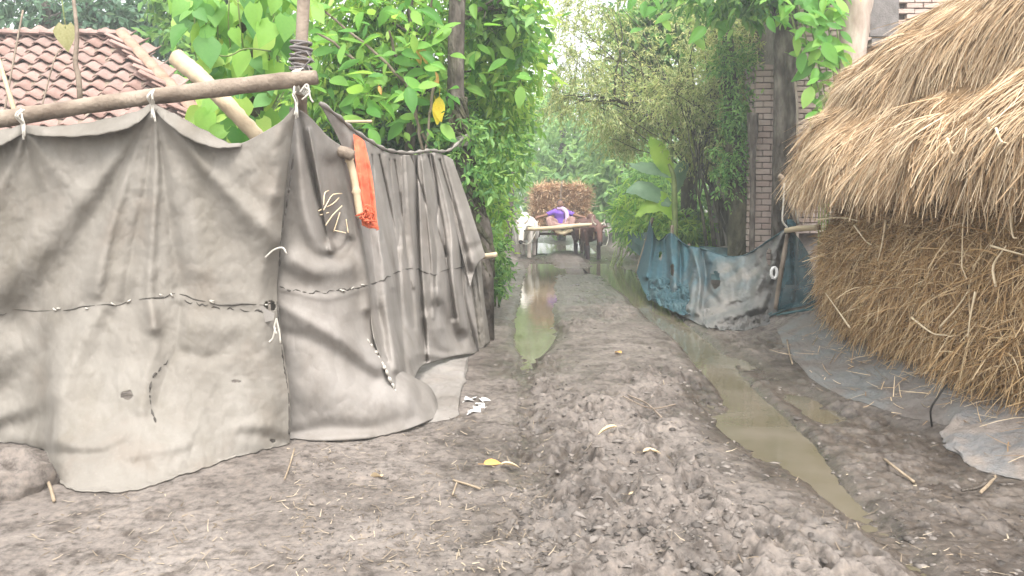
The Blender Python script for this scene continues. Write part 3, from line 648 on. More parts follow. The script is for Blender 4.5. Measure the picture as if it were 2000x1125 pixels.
ground_sheet('plastic_scrap', 'pale torn sheet lying on the soil at the foot of the pleated tarpaulin', 'plastic sheet', 0,
             ([(796, 722), (860, 704), (920, 694)], [(820, 818), (865, 814), (897, 806)], [(796, 722), (806, 770), (820, 818)], [(920, 694), (912, 735), (897, 806)]), 'tarp2', .02, .03, 5)
sc = thing('plastic_scrap', 'small crumpled bright white plastic scrap beside the tarpaulin foot', 'plastic scrap', tuple(GP(922, 795)))
mb = MB(); rr = np.random.default_rng(8)
for k in range(14):
    c = GP(905 + rr.uniform(0, 46), 780 + rr.uniform(0, 26), .012); q = c + rr.normal(size=(4, 3)) * (.035, .035, .012); mb.add(q, [(0, 1, 2), (0, 2, 3)])
mb.build('scraps', MAT['white'], sc)

# ------------------------------------------------------------------ pole frame
def pole(name, label, pts, r, mat='pole', n=12, wob=.12, m=60, cat='pole', seed=1, group=None):
    P = spline(np.array(pts, float), m); v, f = tube_geo(P, r, n, True, wob, seed)
    o = mesh(name, v, f, MAT[mat], smooth=True, origin=tuple(P[np.argmin(P[:, 2])])); tag(o, label, cat, group); return o
pole('beam_pole', 'long weathered wooden pole lying level along the tarpaulin top', [W(-160, 250, 5.06), W(0, 233, 5.06), W(180, 205, 5.05), (W(320, 186, 5.06)), W(450, 170, 5.06), W(618, 151, 5.04)], [.06, .056, .05, .05, .054, .048], seed=3)
pole('upright_post', 'upright wooden post lashed with rope where the two tarpaulins meet', [W(590, 800, 5.75) - (0, 0, .15), W(590, 500, 5.6), W(588, 260, 5.4), W(586, 160, 5.17), W(590, 60, 5.17), W(596, -60, 5.17), W(598, -160, 5.17)], [.045, .045, .048, .045, .042, .04], seed=5)
lash = thing('rope_lashing', 'grey rope wound round the upright post above the pole', 'rope', tuple(W(587, 150, 5.1)))
mb = MB(); rr = np.random.default_rng(6)
for k, y in enumerate(np.concatenate([np.linspace(84, 118, 7), np.linspace(128, 152, 5)])):
    c = W(588, y, 5.17); th = np.linspace(0, 2 * np.pi, 20); rad = .058 + rr.uniform(0, .012); tl = rr.uniform(-.3, .3)
    mb.tube(np.stack([c[0] + rad * np.cos(th), c[1] + rad * np.sin(th), c[2] + tl * rad * np.cos(th)], -1), rr.uniform(.006, .010), 6, False)
for k in range(7):
    a = W(588 + rr.uniform(-14, 14), 90 + rr.uniform(0, 60), 5.1); mb.tube(spline(np.array([a, a + rr.normal(size=3) * .03, a + (rr.uniform(-.06, .06), -.02, rr.uniform(-.06, .05))]), 8), .004, 5)
mb.build('winding', MAT['concrete'], lash, True)
mb = MB()
for k in range(5):
    c = W(585, 160, 5.1); th = np.linspace(0, 2 * np.pi, 20); rr_ = .07 + k * .003; ph = .6 + k * .12
    mb.tube(np.stack([c[0] + (k - 2) * .012 + .012 * np.cos(th), c[1] + rr_ * np.cos(th), c[2] + rr_ * np.sin(th)], -1), .006, 6, False)
mb.build('knot', MAT['cord'], lash, True)
pole('cut_log', 'thick pale log with sawn end slanting behind the level pole', [W(345, 112, 5.45), W(400, 160, 5.35), W(452, 212, 5.25), W(560, 330, 5.05 + .3)], [.058, .056, .05, .045], 'bamboo', seed=7, cat='log')
pole('thin_stick', 'thin dry stick standing up from the level pole in front of the roof', [W(157, 205, 5.1), W(153, 150, 5.1), W(147, 120, 5.12), W(150, 60, 5.15), W(140, -30, 5.2)], [.017, .016, .012, .012, .008], 'pole', 7, .15, 30, 'stick', 8)
pole('bent_stick', 'thin bent brown stick at the far left end of the level pole', [W(30, 222, 5.12), W(20, 190, 5.12), W(8, 150, 5.14), W(-10, 90, 5.2)], [.016, .013, .012, .008], 'bamboo', 7, .15, 24, 'stick', 9)
pole('thin_cane', 'very thin cane leaning across the tiled roof, left of the thin stick', [W(8, 222, 5.14), W(26, 120, 5.3), W(45, 20, 5.4)], .006, 'pole', 6, .1, 16, 'stick', 10)
pole('thin_cane', 'very thin cane leaning across the tiled roof, close behind the thin stick', [W(80, 215, 5.16), W(105, 120, 5.3), W(118, 95, 5.4)], .005, 'pole', 6, .1, 16, 'stick', 11)
pole('protruding_stick', 'short pale stick poking out past the far end of the tarpaulin', [W(925, 500, 8.6), W(948, 500, 8.55), W(970, 497, 8.5)], .028, 'bamboo', 8, .05, 8, 'stick', 12)
pole('protruding_stick', 'thin pale stick sticking out behind the orange strip', [W(660, 238, 6.4), W(726, 237, 6.3)], .012, 'bamboo', 7, .05, 8, 'stick', 13)

# ------------------------------------------------------------------ tiled house behind the screen
H = thing('tiled_house', 'low mud house with hipped red terracotta tile roof behind the tarpaulin', 'house', (-6.0, 11.0, 0))
E0, E1 = np.array([-9.0, 9.1, 2.30]), W(415, 252, 9.1); E1 = np.array([E1[0], 9.1, 2.30])
RIDGE = W(238, 72, 10.9); zr = RIDGE[2]
mb = MB(); mb.box((( E0[0] + E1[0]) / 2, 11.0, 1.1), (E1[0] - E0[0] - .8, 3.2, 2.3)); mb.build('wall', MAT['earth'], H)
# roof deck under the tiles (four slopes)
bk = np.array([[E0[0], 12.9, 2.3], [E1[0], 12.9, 2.3]]); r0 = np.array([E0[0] + 1.2, 10.9, zr]); r1 = np.array([RIDGE[0], 10.9, zr])
dz = np.array([0, 0, -.05])
mesh('roof_deck', np.array([E0, E1, bk[1], bk[0], r0, r1]) + dz, [(0, 1, 5, 4), (1, 2, 5), (2, 3, 4, 5), (3, 0, 4)], MAT['pole'], H)
# one curved clay tile, shared by all
tw, tl = .225, .34
vs = []; fs = []
for j, (yy, zz) in enumerate(((0, 0), (.5, .01), (1, .02))):
    for i in range(7):
        u = i / 6; vs.append((tw * (u - .5) * 1.12, tl * yy * 1.15, -zz + .035 * math.sin(u * 2 * math.pi) + .012))
n_ = len(vs); vs += [(x, y, z - .016) for x, y, z in vs]
for j in range(2):
    for i in range(6):
        a = j * 7 + i; fs.append((a, a + 1, a + 8, a + 7)); fs.append((n_ + a + 7, n_ + a + 8, n_ + a + 1, n_ + a))
for i in range(6): fs.append((n_ + i, n_ + i + 1, i + 1, i))
for j in range(2): a = j * 7; fs.append((a, a + 7, n_ + a + 7, n_ + a)); a += 6; fs.append((a + 7, a, n_ + a, n_ + a + 7))
tile_me = mesh_data('tile', np.array(vs), fs, MAT['tile'], True)
def tile_slope(p0, p1, ra, rb, limit, name='tile'):
    """tiles from eave edge p0-p1 up to the ridge ra-rb"""
    ux = (p1 - p0); wlen = np.linalg.norm(ux); ux = ux / wlen
    up = ra - p0; up = up - ux * up.dot(ux); hlen = np.linalg.norm(up); up = up / hlen; nn = np.cross(ux, up)
    a = (ra - p0).dot(ux); b = (rb - p0).dot(ux); cand = []
    for r in range(int(hlen / (tl * .62)) + 1):
        v = r * tl * .62; fr = min(1, v / hlen); lo, hi = a * fr, wlen + (b - wlen) * fr
        for c in range(int(wlen / tw) + 1):
            u = (c + .5) * tw
            if lo - .02 < u < hi + .05: cand.append((p0 + ux * u + up * (v - .03), u, v))
    cand = [c for c in cand if limit(c[0])]
    for p, u, v in cand:
        o = bpy.data.objects.new(name, tile_me); COL.objects.link(o); o.parent = H
        tilt = .17 + random.uniform(-.05, .05)
        upv = Vector(up) * math.cos(tilt) - Vector(nn) * math.sin(-tilt) * 0 ; rotm = Matrix((Vector(ux), Vector(up), Vector(nn))).transposed().to_4x4()
        o.matrix_local = Matrix.Translation(Vector(p + nn * (.01 + random.uniform(-.012, .016)) - ORG[H.name])) @ rotm @ Matrix.Rotation(random.uniform(-.05, .05), 4, 'Z') @ Matrix.Rotation(-tilt, 4, 'X')
    return len(cand)
nt1 = tile_slope(E0, E1, r0, r1, lambda p: p[0] > -7.25)
nt2 = tile_slope(E1, bk[1], r1, r1, lambda p: p[1] < 11.2)
# ridge and hip caps
def caps(a, b, n, parent):
    d = (b - a) / n; L_ = np.linalg.norm(d)
    for k in range(n):
        p = a + d * (k + .5); ax = d / L_; side = np.cross(ax, (0, 0, 1.)); side /= np.linalg.norm(side); nn = np.cross(side, ax); v = []
        for t_, rr in ((-.58, .088), (.5, .075)):
            for q in range(7):
                th = math.pi * q / 6; v.append(p + ax * L_ * t_ + side * rr * math.cos(th) + nn * (rr * .75 * math.sin(th) + .0 + .012 * (t_ < 0)))
        for t_, rr in ((-.58, .074), (.5, .061)):
            for q in range(7):
                th = math.pi * q / 6; v.append(p + ax * L_ * t_ + side * rr * math.cos(th) + nn * (rr * .75 * math.sin(th) - .01))
        f = [(q, q + 1, 7 + q + 1, 7 + q) for q in range(6)] + [(14 + 7 + q, 14 + 7 + q + 1, 14 + q + 1, 14 + q) for q in range(6)] + [(14 + q, 14 + q + 1, q + 1, q) for q in range(6)] + [(7 + q, 7 + q + 1, 21 + q + 1, 21 + q) for q in range(6)]
        mesh('ridge_tile', np.array(v), f, MAT['ridge'] if parent is H else MAT['tile'], H, True)
caps(r1 + (0, 0, .03), E1 + (0, 0, .06), 9, H); caps(np.array([-7.3, 10.9, zr + .03]), r1 + (0, 0, .03), 8, None)
# ------------------------------------------------------------------ ribbons, straw, leaves (numpy)
def ribbons(P, D, length, width, droop, curl, nseg=3, side=None, g=np.random.default_rng(5)):
    """n thin blades from P along D; droop bends down, curl sideways"""
    n = len(P); D = D / (np.linalg.norm(D, axis=1)[:, None] + 1e-9)
    S = np.cross(D, g.normal(size=(n, 3))) if side is None else side
    S = S / (np.linalg.norm(S, axis=1)[:, None] + 1e-9); Cn = np.cross(S, D)
    u = np.linspace(0, 1, nseg + 1); V = np.zeros((n, nseg + 1, 2, 3))
    L_ = np.broadcast_to(length, (n,))[:, None]; w = np.broadcast_to(width, (n,))[:, None]
    dr = np.broadcast_to(droop, (n,))[:, None]; cu = np.broadcast_to(curl, (n,))[:, None]
    for k, t in enumerate(u):
        c = P + D * L_ * t + Cn * cu * L_ * t * t + np.array([0, 0, -1.]) * dr * L_ * t * t
        ww = w * (1 - .55 * t)
        V[:, k, 0] = c - S * ww / 2; V[:, k, 1] = c + S * ww / 2
    b = np.arange(n)[:, None] * (2 * (nseg + 1)) + 2 * np.arange(nseg)[None]
    f = np.stack([b, b + 1, b + 3, b + 2], -1).reshape(-1, 4)
    return V.reshape(-1, 3), f
def leaves(P, D, N_, length, aspect=.4, fold=.12, bend=.15):
    n = len(P); D = D / (np.linalg.norm(D, axis=1)[:, None] + 1e-9)
    S = np.cross(D, N_); S /= np.linalg.norm(S, axis=1)[:, None] + 1e-9; U = np.cross(S, D)
    L_ = np.broadcast_to(length, (n,))[:, None]; w = L_ * aspect / 2
    V = np.zeros((n, 6, 3))
    V[:, 0] = P; V[:, 1] = P + D * L_ * .3 - S * w * .95 + U * L_ * fold * .5; V[:, 2] = P + D * L_ * .3 + S * w * .95 + U * L_ * fold * .5
    V[:, 3] = P + D * L_ * .68 - S * w * .75 + U * L_ * (fold * .4 - bend * .4); V[:, 4] = P + D * L_ * .68 + S * w * .75 + U * L_ * (fold * .4 - bend * .4)
    V[:, 5] = P + D * L_ - U * L_ * bend
    b = np.arange(n)[:, None] * 6
    T = np.array([[0, 2, 4, 5], [0, 5, 3, 1]])
    f = (b[:, None, :] + T[None]).reshape(-1, 4)
    return V.reshape(-1, 3), f
def unit(v): return v / (np.linalg.norm(v, axis=-1, keepdims=True) + 1e-9)
def crown(name, parent, mat, clumps, size, aspect=.4, droop=.3, per=9, twig=.35, shell=.55, seed=0, spread=.9, wood=None):
    """leaves on many small twigs inside ellipsoidal clumps: (centre, radii, twigs)"""
    g = np.random.default_rng(seed); VV = []; FF = []; off = 0; tv = []
    for c, rad, nt_ in clumps:
        c = np.array(c, float); rad = np.broadcast_to(np.array(rad, float), (3,))
        d = unit(g.normal(size=(nt_, 3))); r = g.uniform(0, 1, nt_) ** shell
        lump = 1 + .35 * n3(d[:, 0] * 2 + seed, d[:, 1] * 2, d[:, 2] * 2, seed)
        O = c + d * r[:, None] * rad * lump[:, None]
        TD = unit(d * .7 + g.normal(size=(nt_, 3)) * .6 + np.array([0, 0, -.15 - droop * .5]))
        tl_ = twig * g.uniform(.6, 1.3, nt_)
        t = (np.arange(per) + .5)[None] / per + g.normal(size=(nt_, per)) * .05
        P = O[:, None] + TD[:, None] * (t * tl_[:, None])[..., None]; P[..., 2] -= droop * .35 * (t ** 2) * tl_[:, None]
        sd = unit(np.cross(TD, g.normal(size=(nt_, 3)))); sg = np.where(np.arange(per) % 2 == 0, 1., -1.)
        D = unit(sd[:, None] * sg[None, :, None] * spread + TD[:, None] * .7 + g.normal(size=(nt_, per, 3)) * .35 + np.array([0, 0, -droop]))
        Nn = unit(np.array([0, 0, 1.]) + g.normal(size=(nt_, per, 3)) * .55)
        v, f = leaves(P.reshape(-1, 3), D.reshape(-1, 3), Nn.reshape(-1, 3), (size * g.uniform(.55, 1.25, nt_ * per)), aspect)
        VV.append(v); FF.append(f + off); off += len(v)
        if wood is not None: tv.append((O, TD, tl_))
    o = mesh(name, np.concatenate(VV), np.concatenate(FF), MAT[mat], parent, False); tag(o, kind='stuff')
    if wood is not None:
        O = np.concatenate([a for a, _, _ in tv]); D = np.concatenate([b for _, b, _ in tv]); L_ = np.concatenate([c for _, _, c in tv])
        v, f = ribbons(O - D * L_[:, None] * .5, D, L_ * 1.5, .007 * max(1, twig * 2.2), .1, .05, 2, None, g)
        tag(mesh('twigs', v, f, MAT[wood], parent), kind='stuff')
    return o
def limb(a, b, n=10, sag=.15, seed=0):
    g = np.random.default_rng(seed); a = np.array(a, float); b = np.array(b, float); t = np.linspace(0, 1, n)[:, None]
    P = a + (b - a) * t + np.array([0, 0, 1.]) * np.sin(t * np.pi) * sag * np.linalg.norm(b - a)
    return P + np.cumsum(g.normal(size=(n, 3)) * .012 * np.linalg.norm(b - a), 0) * np.sin(t * np.pi * .9)
def tree(name, label, cat, trunk, rad, bark, clumps, leaf, size, limbs=True, group=None, seed=0, wob=.15, shrub=False, **kw):
    P = spline(np.array(trunk, float), 26); base = P[0].copy()
    t = thing(name, label, cat, tuple(base), group)
    v, f = tube_geo(P, rad, 12, True, wob, seed); mesh('trunk', v, f, MAT[bark], t, True)
    if limbs and clumps:
        mb = MB(); r0 = np.interp(.6, np.linspace(0, 1, len(np.atleast_1d(rad))), np.atleast_1d(rad))
        for k, (c, rd, nt_) in enumerate(clumps):
            c = np.array(c, float); zc = c[2] - .35 * np.linalg.norm(c[:2] - P[-1, :2]); i = int(np.argmin(np.abs(P[:, 2] - zc))); i = max(i, 8)
            q = limb(P[i], c, 10, .1, seed * 31 + k); mb.tube(q, np.linspace(r0 * .5, r0 * .12, 10), 6, False)
            g = np.random.default_rng(seed * 77 + k); rdv = np.broadcast_to(np.array(rd, float), (3,))
            for _ in range(5):
                e = c + unit(g.normal(size=3)) * rdv * .75; j = int(g.integers(5, 10)); mb.tube(limb(q[j], e, 7, .08, int(g.integers(9999))), np.linspace(r0 * .16, .005, 7), 5, False)
        o = mb.build('limbs', MAT[bark], t, True); tag(o, kind='stuff')
    if clumps: crown('crown', t, leaf, clumps, size, seed=seed, **kw)
    return t
def C(px, py, Y, rx, ry=None, rz=None, n=100):
    """clump at a photo position: radii given in metres"""
    ry = rx if ry is None else ry; rz = rx if rz is None else rz
    return (W(px, py, Y), (rx, ry, rz), n)

# ------------------------------------------------------------------ haystack
HC = np.array([5.45, 6.3])
def hay_R(th):
    a, b, n = 2.2, 3.6, 2.7; c, s = np.cos(th), np.sin(th)
    return (np.abs(c / a) ** n + np.abs(s / b) ** n) ** (-1 / n)
BODY = np.array([(1.0, .0), (1.05, .25), (1.075, .6), (1.07, 1.0), (1.03, 1.35), (.975, 1.7), (.93, 1.95), (.9, 2.15)])
CAP = np.array([(.92, 2.12), (1.02, 1.96), (1.12, 1.80), (1.16, 1.88), (1.15, 2.08), (1.1, 2.3), (1.03, 2.45), (1.015, 2.68), (.985, 2.92), (.91, 3.12), (.78, 3.32), (.55, 3.58), (.28, 3.82), (.1, 4.0), (.0, 4.05)])
def hay_S(prof, th, v, seed):
    r = np.interp(v, np.linspace(0, 1, len(prof)), prof[:, 0]); z = np.interp(v, np.linspace(0, 1, len(prof)), prof[:, 1])
    Rr = hay_R(th); rr = r * Rr + (r - .9) * (0.4 if prof is CAP else 0) * (r > .9)
    x, y = HC[0] + rr * np.cos(th), HC[1] + rr * np.sin(th)
    amp = .13 if prof is CAP else .08
    d = amp * n3(x * 1.1, y * 1.1, z * 1.6, seed) + amp * .6 * n3(x * 2.7, y * 2.7, z * 3, seed + 1) + .02 * n3(x * 7, y * 7, z * 7, seed + 2)
    z0 = .30 + .12 * sst((6.5 - y) / 2) * 0
    return np.stack([x + d * np.cos(th), y + d * np.sin(th), z + (d * .8 if prof is CAP else 0) + (z0 * (1 - z / 2.15) if prof is BODY else 0) - .02], -1)
HS = thing('haystack', 'big golden straw haystack with overhanging thatched cap on the right', 'haystack', (HC[0], HC[1], .3))
for nm, prof, sd, mt in (('packed_body', BODY, 51, 'straw_core'), ('packed_cap', CAP, 57, 'straw_core')):
    th = np.linspace(0, 2 * np.pi, 161)[:-1]; v = np.linspace(0, 1, 60); TH, V_ = np.meshgrid(th, v, indexing='ij'); S = hay_S(prof, TH, V_, sd)
    a = np.arange(160); i = a[:, None] * 60 + np.arange(59)[None]; j = ((a + 1) % 160)[:, None] * 60 + np.arange(59)[None]
    mesh(nm, S.reshape(-1, 3), np.stack([i, j, j + 1, i + 1], -1).reshape(-1, 4), MAT[mt], HS, True)
def hay_strands(prof, sd, n, v0, v1, mode, g):
    th = g.uniform(R(125), R(300), n); v = g.uniform(v0, v1, n)
    P = hay_S(prof, th, v, sd); e = 1e-2
    Tv = unit(hay_S(prof, th, np.clip(v + e, 0, 1), sd) - hay_S(prof, th, np.clip(v - e, 0, 1), sd)); Tt = unit(hay_S(prof, th + e, v, sd) - hay_S(prof, th - e, v, sd))
    Nn = unit(np.cross(Tt, Tv)); out = np.stack([np.cos(th), np.sin(th), 0 * th], -1); Nn = np.where(((Nn * out).sum(1) < 0)[:, None], -Nn, Nn)
    return P, Tv, Tt, Nn
g = np.random.default_rng(61)
# cap: combed down the slope, leaning to the left
P, Tv, Tt, Nn = hay_strands(CAP, 57, 34000, .2, .93, 'cap', g); n = len(P)
sl = 1.0 * n3(P[:, 0] * 1.3, P[:, 1] * 1.3, P[:, 2] * 1.3, 5)[:, None]
D = -Tv + Tt * (-.35 + sl * .9 + g.normal(size=(n, 1)) * .42) + Nn * (.10 + .12 * g.random((n, 1)))
v1, f1 = ribbons(P - D * .05, D, g.uniform(.14, .42, n), g.uniform(.004, .0095, n), .22, g.normal(size=n) * .12, 3, unit(np.cross(D, Nn + g.normal(size=(n, 3)) * .35)), g)
tag(mesh('cap_straw', v1, f1, MAT['straw'], HS), kind='stuff')
# fringe hanging from the eave
P, Tv, Tt, Nn = hay_strands(CAP, 57, 5200, .08, .26, 'eave', g); n = len(P)
D = np.array([0, 0, -1.]) * .8 + Nn * .35 + Tt * g.normal(size=(n, 1)) * .45 + g.normal(size=(n, 3)) * .18
v1, f1 = ribbons(P, D, g.uniform(.1, .34, n), g.uniform(.005, .011, n), .3, g.normal(size=n) * .2, 3, None, g)
tag(mesh('eave_fringe', v1, f1, MAT['straw'], HS), kind='stuff')
# body: tangled, mostly hanging
P, Tv, Tt, Nn = hay_strands(BODY, 51, 36000, .02, .95, 'body', g); n = len(P)
D = np.array([0, 0, -1.]) * .5 + Tt * g.normal(size=(n, 1)) * 1.1 + Nn * (.3 + .2 * g.normal(size=(n, 1))) + np.array([0, 0, 1.]) * g.normal(size=(n, 1)) * .75
v1, f1 = ribbons(P, D, g.uniform(.06, .26, n), .004 + .009 * g.random(n) ** 2.2, .4, g.normal(size=n) * .3, 3, unit(np.cross(D, Nn + g.normal(size=(n, 3)) * .5)), g)
tag(mesh('body_straw', v1, f1, MAT['straw_body'], HS), kind='stuff')
# single long pale stalks
for pts in ([(1955, 280), (1915, 340), (1885, 420), (1875, 480), (1880, 530), (1888, 545)], [(1975, 345), (1974, 420), (1978, 460), (1986, 465)], [(1850, 270), (1862, 300), (1880, 285), (1888, 250)], [(1713, 335), (1695, 375), (1682, 425)],
            [(1810, 300), (1800, 350), (1792, 410)], [(1930, 230), (1930, 310), (1925, 380)], [(1945, 250), (1955, 275), (1968, 280)], [(1755, 395), (1775, 370)], [(1660, 640), (1625, 590), (1612, 572)], [(1730, 430), (1722, 480), (1714, 510)], [(1590, 430), (1640, 425), (1680, 432)],
            [(1935, 480), (1970, 490), (2000, 498)], [(1905, 570), (1895, 620), (1890, 660)], [(1945, 560), (1940, 520), (1965, 480)], [(1835, 640), (1870, 600), (1890, 570)], [(1780, 620), (1820, 650), (1850, 655)], [(1668, 440), (1690, 470), (1702, 478)]):
    def hay_depth(px, py):
        # first meeting of the view with the stack's outer shell
        for Y in np.linspace(3.2, 10.5, 260):
            p = W(px, py, Y); q = p[:2] - HC; rr = np.hypot(*q); th_ = math.atan2(q[1], q[0]); k = 1.17 if 1.8 < p[2] < 2.3 else 1.07
            if rr < hay_R(th_) * k + .1: return Y
        return 8.0
    q = [W(x, y, hay_depth(x, y) - .03) for x, y in pts]; mb = MB(); mb.tube(spline(np.array(q), 14), np.linspace(.009, .004, 14), 5); mb.build('stalk', MAT['straw_pale'], HS, True)
# straw fallen on the bank
n = 700; th = g.uniform(R(130), R(270), n); rr = hay_R(th) * 1.03 + np.abs(g.normal(size=n)) * .22 - .05; x = HC[0] + rr * np.cos(th); y = HC[1] + rr * np.sin(th)
P = np.stack([x, y, gh(x, y) + .025], -1); D = g.normal(size=(n, 3)) * (1, 1, .12)
v1, f1 = ribbons(P, D, g.uniform(.08, .3, n), .008, .0, g.normal(size=n) * .2, 3, unit(np.cross(D, np.array([0, 0, 1.]) + g.normal(size=(n, 3)) * .2)), g)
tag(mesh('fallen_straw', v1, f1, MAT['straw']), 'loose straw fallen along the foot of the haystack', 'straw', kind='stuff')

# ------------------------------------------------------------------ sheets on the bank
ground_sheet('plastic_sheet', 'dusty grey-blue plastic sheet spread over the mud bank at the haystack foot', 'plastic sheet', 0,
             ([(1590, 606), (1660, 640), (1800, 705), (1990, 775)], [(1515, 650), (1590, 745), (1710, 800), (1850, 836)], [(1590, 606), (1548, 622), (1515, 650)], [(1990, 775), (1930, 800), (1850, 830)]), 'plastic', .008, .03, 7, 110)
ground_sheet('sacking', 'pale crumpled sacking at the lower right edge of the bank', 'sacking', 0,
             ([(1850, 832), (1905, 790), (2060, 785)], [(1850, 870), (1920, 910), (2060, 945)], [(1850, 832), (1838, 850), (1850, 870)], [(2060, 785), (2070, 860), (2060, 945)]), 'sack', .012, .035, 9, 80)
pole('bent_wire', 'thin black bent wire sticking out of the plastic sheet', [GP(1820, 832), W(1818, 800, 5.2), W(1832, 775, 5.2), W(1848, 752, 5.25)], .006, 'dark', 6, 0, 20, 'wire')

# ------------------------------------------------------------------ green net fence
NF = thing('net_fence', 'sagging muddy blue-green net fence along the lane before the haystack', 'net fence', tuple(GP(1400, 640)))
topN = [(1268, 432, 15.0), (1284, 470, 14.6), (1310, 456, 14.0), (1338, 478, 13.2), (1372, 486, 12.6), (1415, 500, 12.0), (1455, 498, 11.3), (1500, 470, 10.5), (1542, 443, 9.95)]
botN = [(1243, 532, 15.0), (1265, 580, 13.0), (1310, 604, 11.6), (1350, 625, 10.6), (1385, 640, 9.9), (1440, 636, 9.9), (1490, 630, 10.0), (1522, 604, 9.95)]
gN = coons(topN, botN, [(1268, 432, 15.0), (1258, 480, 15.0), (1243, 532, 15.0)], [(1542, 443, 9.95), (1538, 520, 9.95), (1522, 604, 9.95)], 170, 110)
stN = [([(1310, 458), (1312, 500), (1318, 560)], 7, 9, .25, .2), ([(1290, 470), (1296, 510), (1290, 560)], 7, 8, -.3, -.3), ([(1345, 485), (1342, 530), (1340, 590)], 6, 8, -.2, -.25), ([(1360, 490), (1356, 540), (1345, 600)], 8, 8, .2, .2),
       ([(1385, 520), (1380, 560), (1400, 590)], 8, 8, -.2, -.15), ([(1400, 500), (1420, 560), (1380, 630)], 14, 22, .1, .12), ([(1530, 455), (1490, 530), (1470, 600)], 5, 10, .12, .15), ([(1515, 470), (1475, 530), (1440, 600)], 8, 12, -.12, -.1), ([(1538, 450), (1520, 520), (1500, 610)], 4, 8, -.15, -.15)]
stN += [([(1275, 440), (1272, 490), (1262, 540)], 4, 6, .25, .3), ([(1300, 465), (1304, 520), (1300, 580)], 4, 6, -.35, -.3), ([(1328, 475), (1330, 530), (1326, 590)], 4, 6, -.3, -.3), ([(1350, 486), (1368, 540), (1362, 610)], 5, 7, .22, .25), ([(1372, 490), (1378, 540), (1372, 600)], 5, 9, -.3, -.3), ([(1440, 505), (1450, 560), (1430, 620)], 10, 16, .12, .15), ([(1420, 600), (1460, 590), (1500, 560)], 8, 10, -.12, -.12), ([(1400, 622), (1440, 612), (1490, 600)], 9, 9, .15, .12)]
shN = Sheet(gN, stN, .05, .045, 71)
oN = shN.build('net', MAT['net_mud'], NF, hole=[(1398, 548, 9, 17), (1503, 502, 6, 16), (1313, 525, 4, 12), (1520, 520, 5, 30), (1290, 500, 3, 9)], thick=0)
Sheet(coons([(1540, 444, 9.9), (1562, 468, 9.75), (1582, 500, 9.5)], [(1518, 604, 9.9), (1555, 600, 9.7), (1592, 592, 9.5)], [(1540, 444, 9.9), (1532, 520, 9.9), (1518, 604, 9.9)], [(1582, 500, 9.5), (1590, 545, 9.5), (1592, 592, 9.5)], 50, 60), [([(1548, 460), (1552, 520), (1556, 590)], 5, 8, -.08, -.1)], .03, .04, 73).build('net_end', MAT['net_blue'], NF, thick=0)
Sheet(coons([(1366, 480, 13.4), (1420, 484, 13.2), (1484, 486, 13.0)], [(1366, 545, 13.4), (1420, 548, 13.2), (1484, 550, 13.0)], [(1366, 480, 13.4), (1366, 545, 13.4)], [(1484, 486, 13.0), (1484, 550, 13.0)], 40, 24), [], .05, .04, 75).build('back_net', MAT['net'], NF, thick=0)
Sheet(coons([(1225, 452, 17), (1250, 455, 16.5), (1275, 450, 16.0)], [(1225, 480, 17), (1250, 500, 16.5), (1275, 520, 16.0)], [(1225, 452, 17), (1225, 480, 17)], [(1275, 450, 16.0), (1275, 520, 16.0)], 20, 20), [], .05, .05, 76).build('far_net', MAT['net'], NF, thick=0)
# crumpled net heaped at the foot
gH = coons([(1268, 548, 13.2), (1300, 545, 12.8), (1345, 560, 12.0)], [(1262, 585, 12.8), (1305, 606, 11.4), (1350, 622, 10.6)], [(1268, 548, 13.2), (1262, 585, 12.8)], [(1345, 560, 12.0), (1350, 622, 10.6)], 70, 60)
s_ = Sheet(gH, [], .12, .075, 78); s_.P[..., 2] += .06 * np.abs(fbm2(s_.g[..., 0] * .05 + s_.g[..., 1] * .03, s_.g[..., 1] * .12, 3, 4)); s_.build('crumpled_net', MAT['net_blue'], NF, thick=0)
gH = coons([(1375, 604, 10.6), (1430, 610, 10.3), (1500, 606, 10.2)], [(1372, 640, 9.9), (1430, 652, 9.6), (1505, 640, 9.7)], [(1375, 604, 10.6), (1372, 640, 9.9)], [(1500, 606, 10.2), (1505, 640, 9.7)], 90, 50)
s_ = Sheet(gH, [], .09, .07, 79); s_.P[..., 2] += .05 * np.abs(fbm2(s_.g[..., 0] * .04, s_.g[..., 1] * .13, 3, 5)); s_.build('crumpled_net', MAT['net_mud'], NF, thick=0)
mb = MB(); mb.tube(spline(np.array([W(x, y, Y) + (0, -.02, 0) for x, y, Y in topN]), 60), .012, 6); mb.build('edge_rope', MAT['net_blue'], NF, True)
for nm, pts, r in (('post', [(1515, 604, 9.9), (1524, 540, 9.9), (1540, 452, 9.9)], .03), ('post', [(1243, 534, 15.05), (1262, 470, 15.05), (1275, 425, 15.05)], .03), ('post', [(1318, 560, 13.9), (1312, 500, 13.95), (1313, 440, 14.0)], .03), ('post', [(1352, 580, 13.1), (1350, 500, 13.1), (1345, 476, 13.1)], .025)):
    mb = MB(); mb.tube(spline(np.array([W(*p) for p in pts]), 14), r, 8, True, .1, 4); mb.build(nm, MAT['pole'], NF, True)
mb = MB(); q = W(1512, 533, 9.78); th = np.linspace(0, 2 * np.pi, 10); mb.tube(np.stack([q[0] + .035 * np.cos(th), q[1] + 0 * th, q[2] + .07 * np.sin(th)], -1), .02, 6, False); mb.build('white_knot', MAT['white'], NF, True)
mb = MB()
for k in range(5):
    a = GP(1475 + k * 14, 622 - k * 2, .03); b = GP(1590, 575 + k * 7, .04); mb.tube(limb(a, b, 8, .01, k), .012, 5)
mb.build('ground_rope', MAT['net'], NF, True)
pole('crosspiece_stick', 'stout pale stick laid level from the net post into the haystack', [W(1536, 450, 9.85), W(1560, 447, 9.6), W(1600, 444, 9.3)], .036, 'bamboo', 9, .08, 10, 'stick', 21)
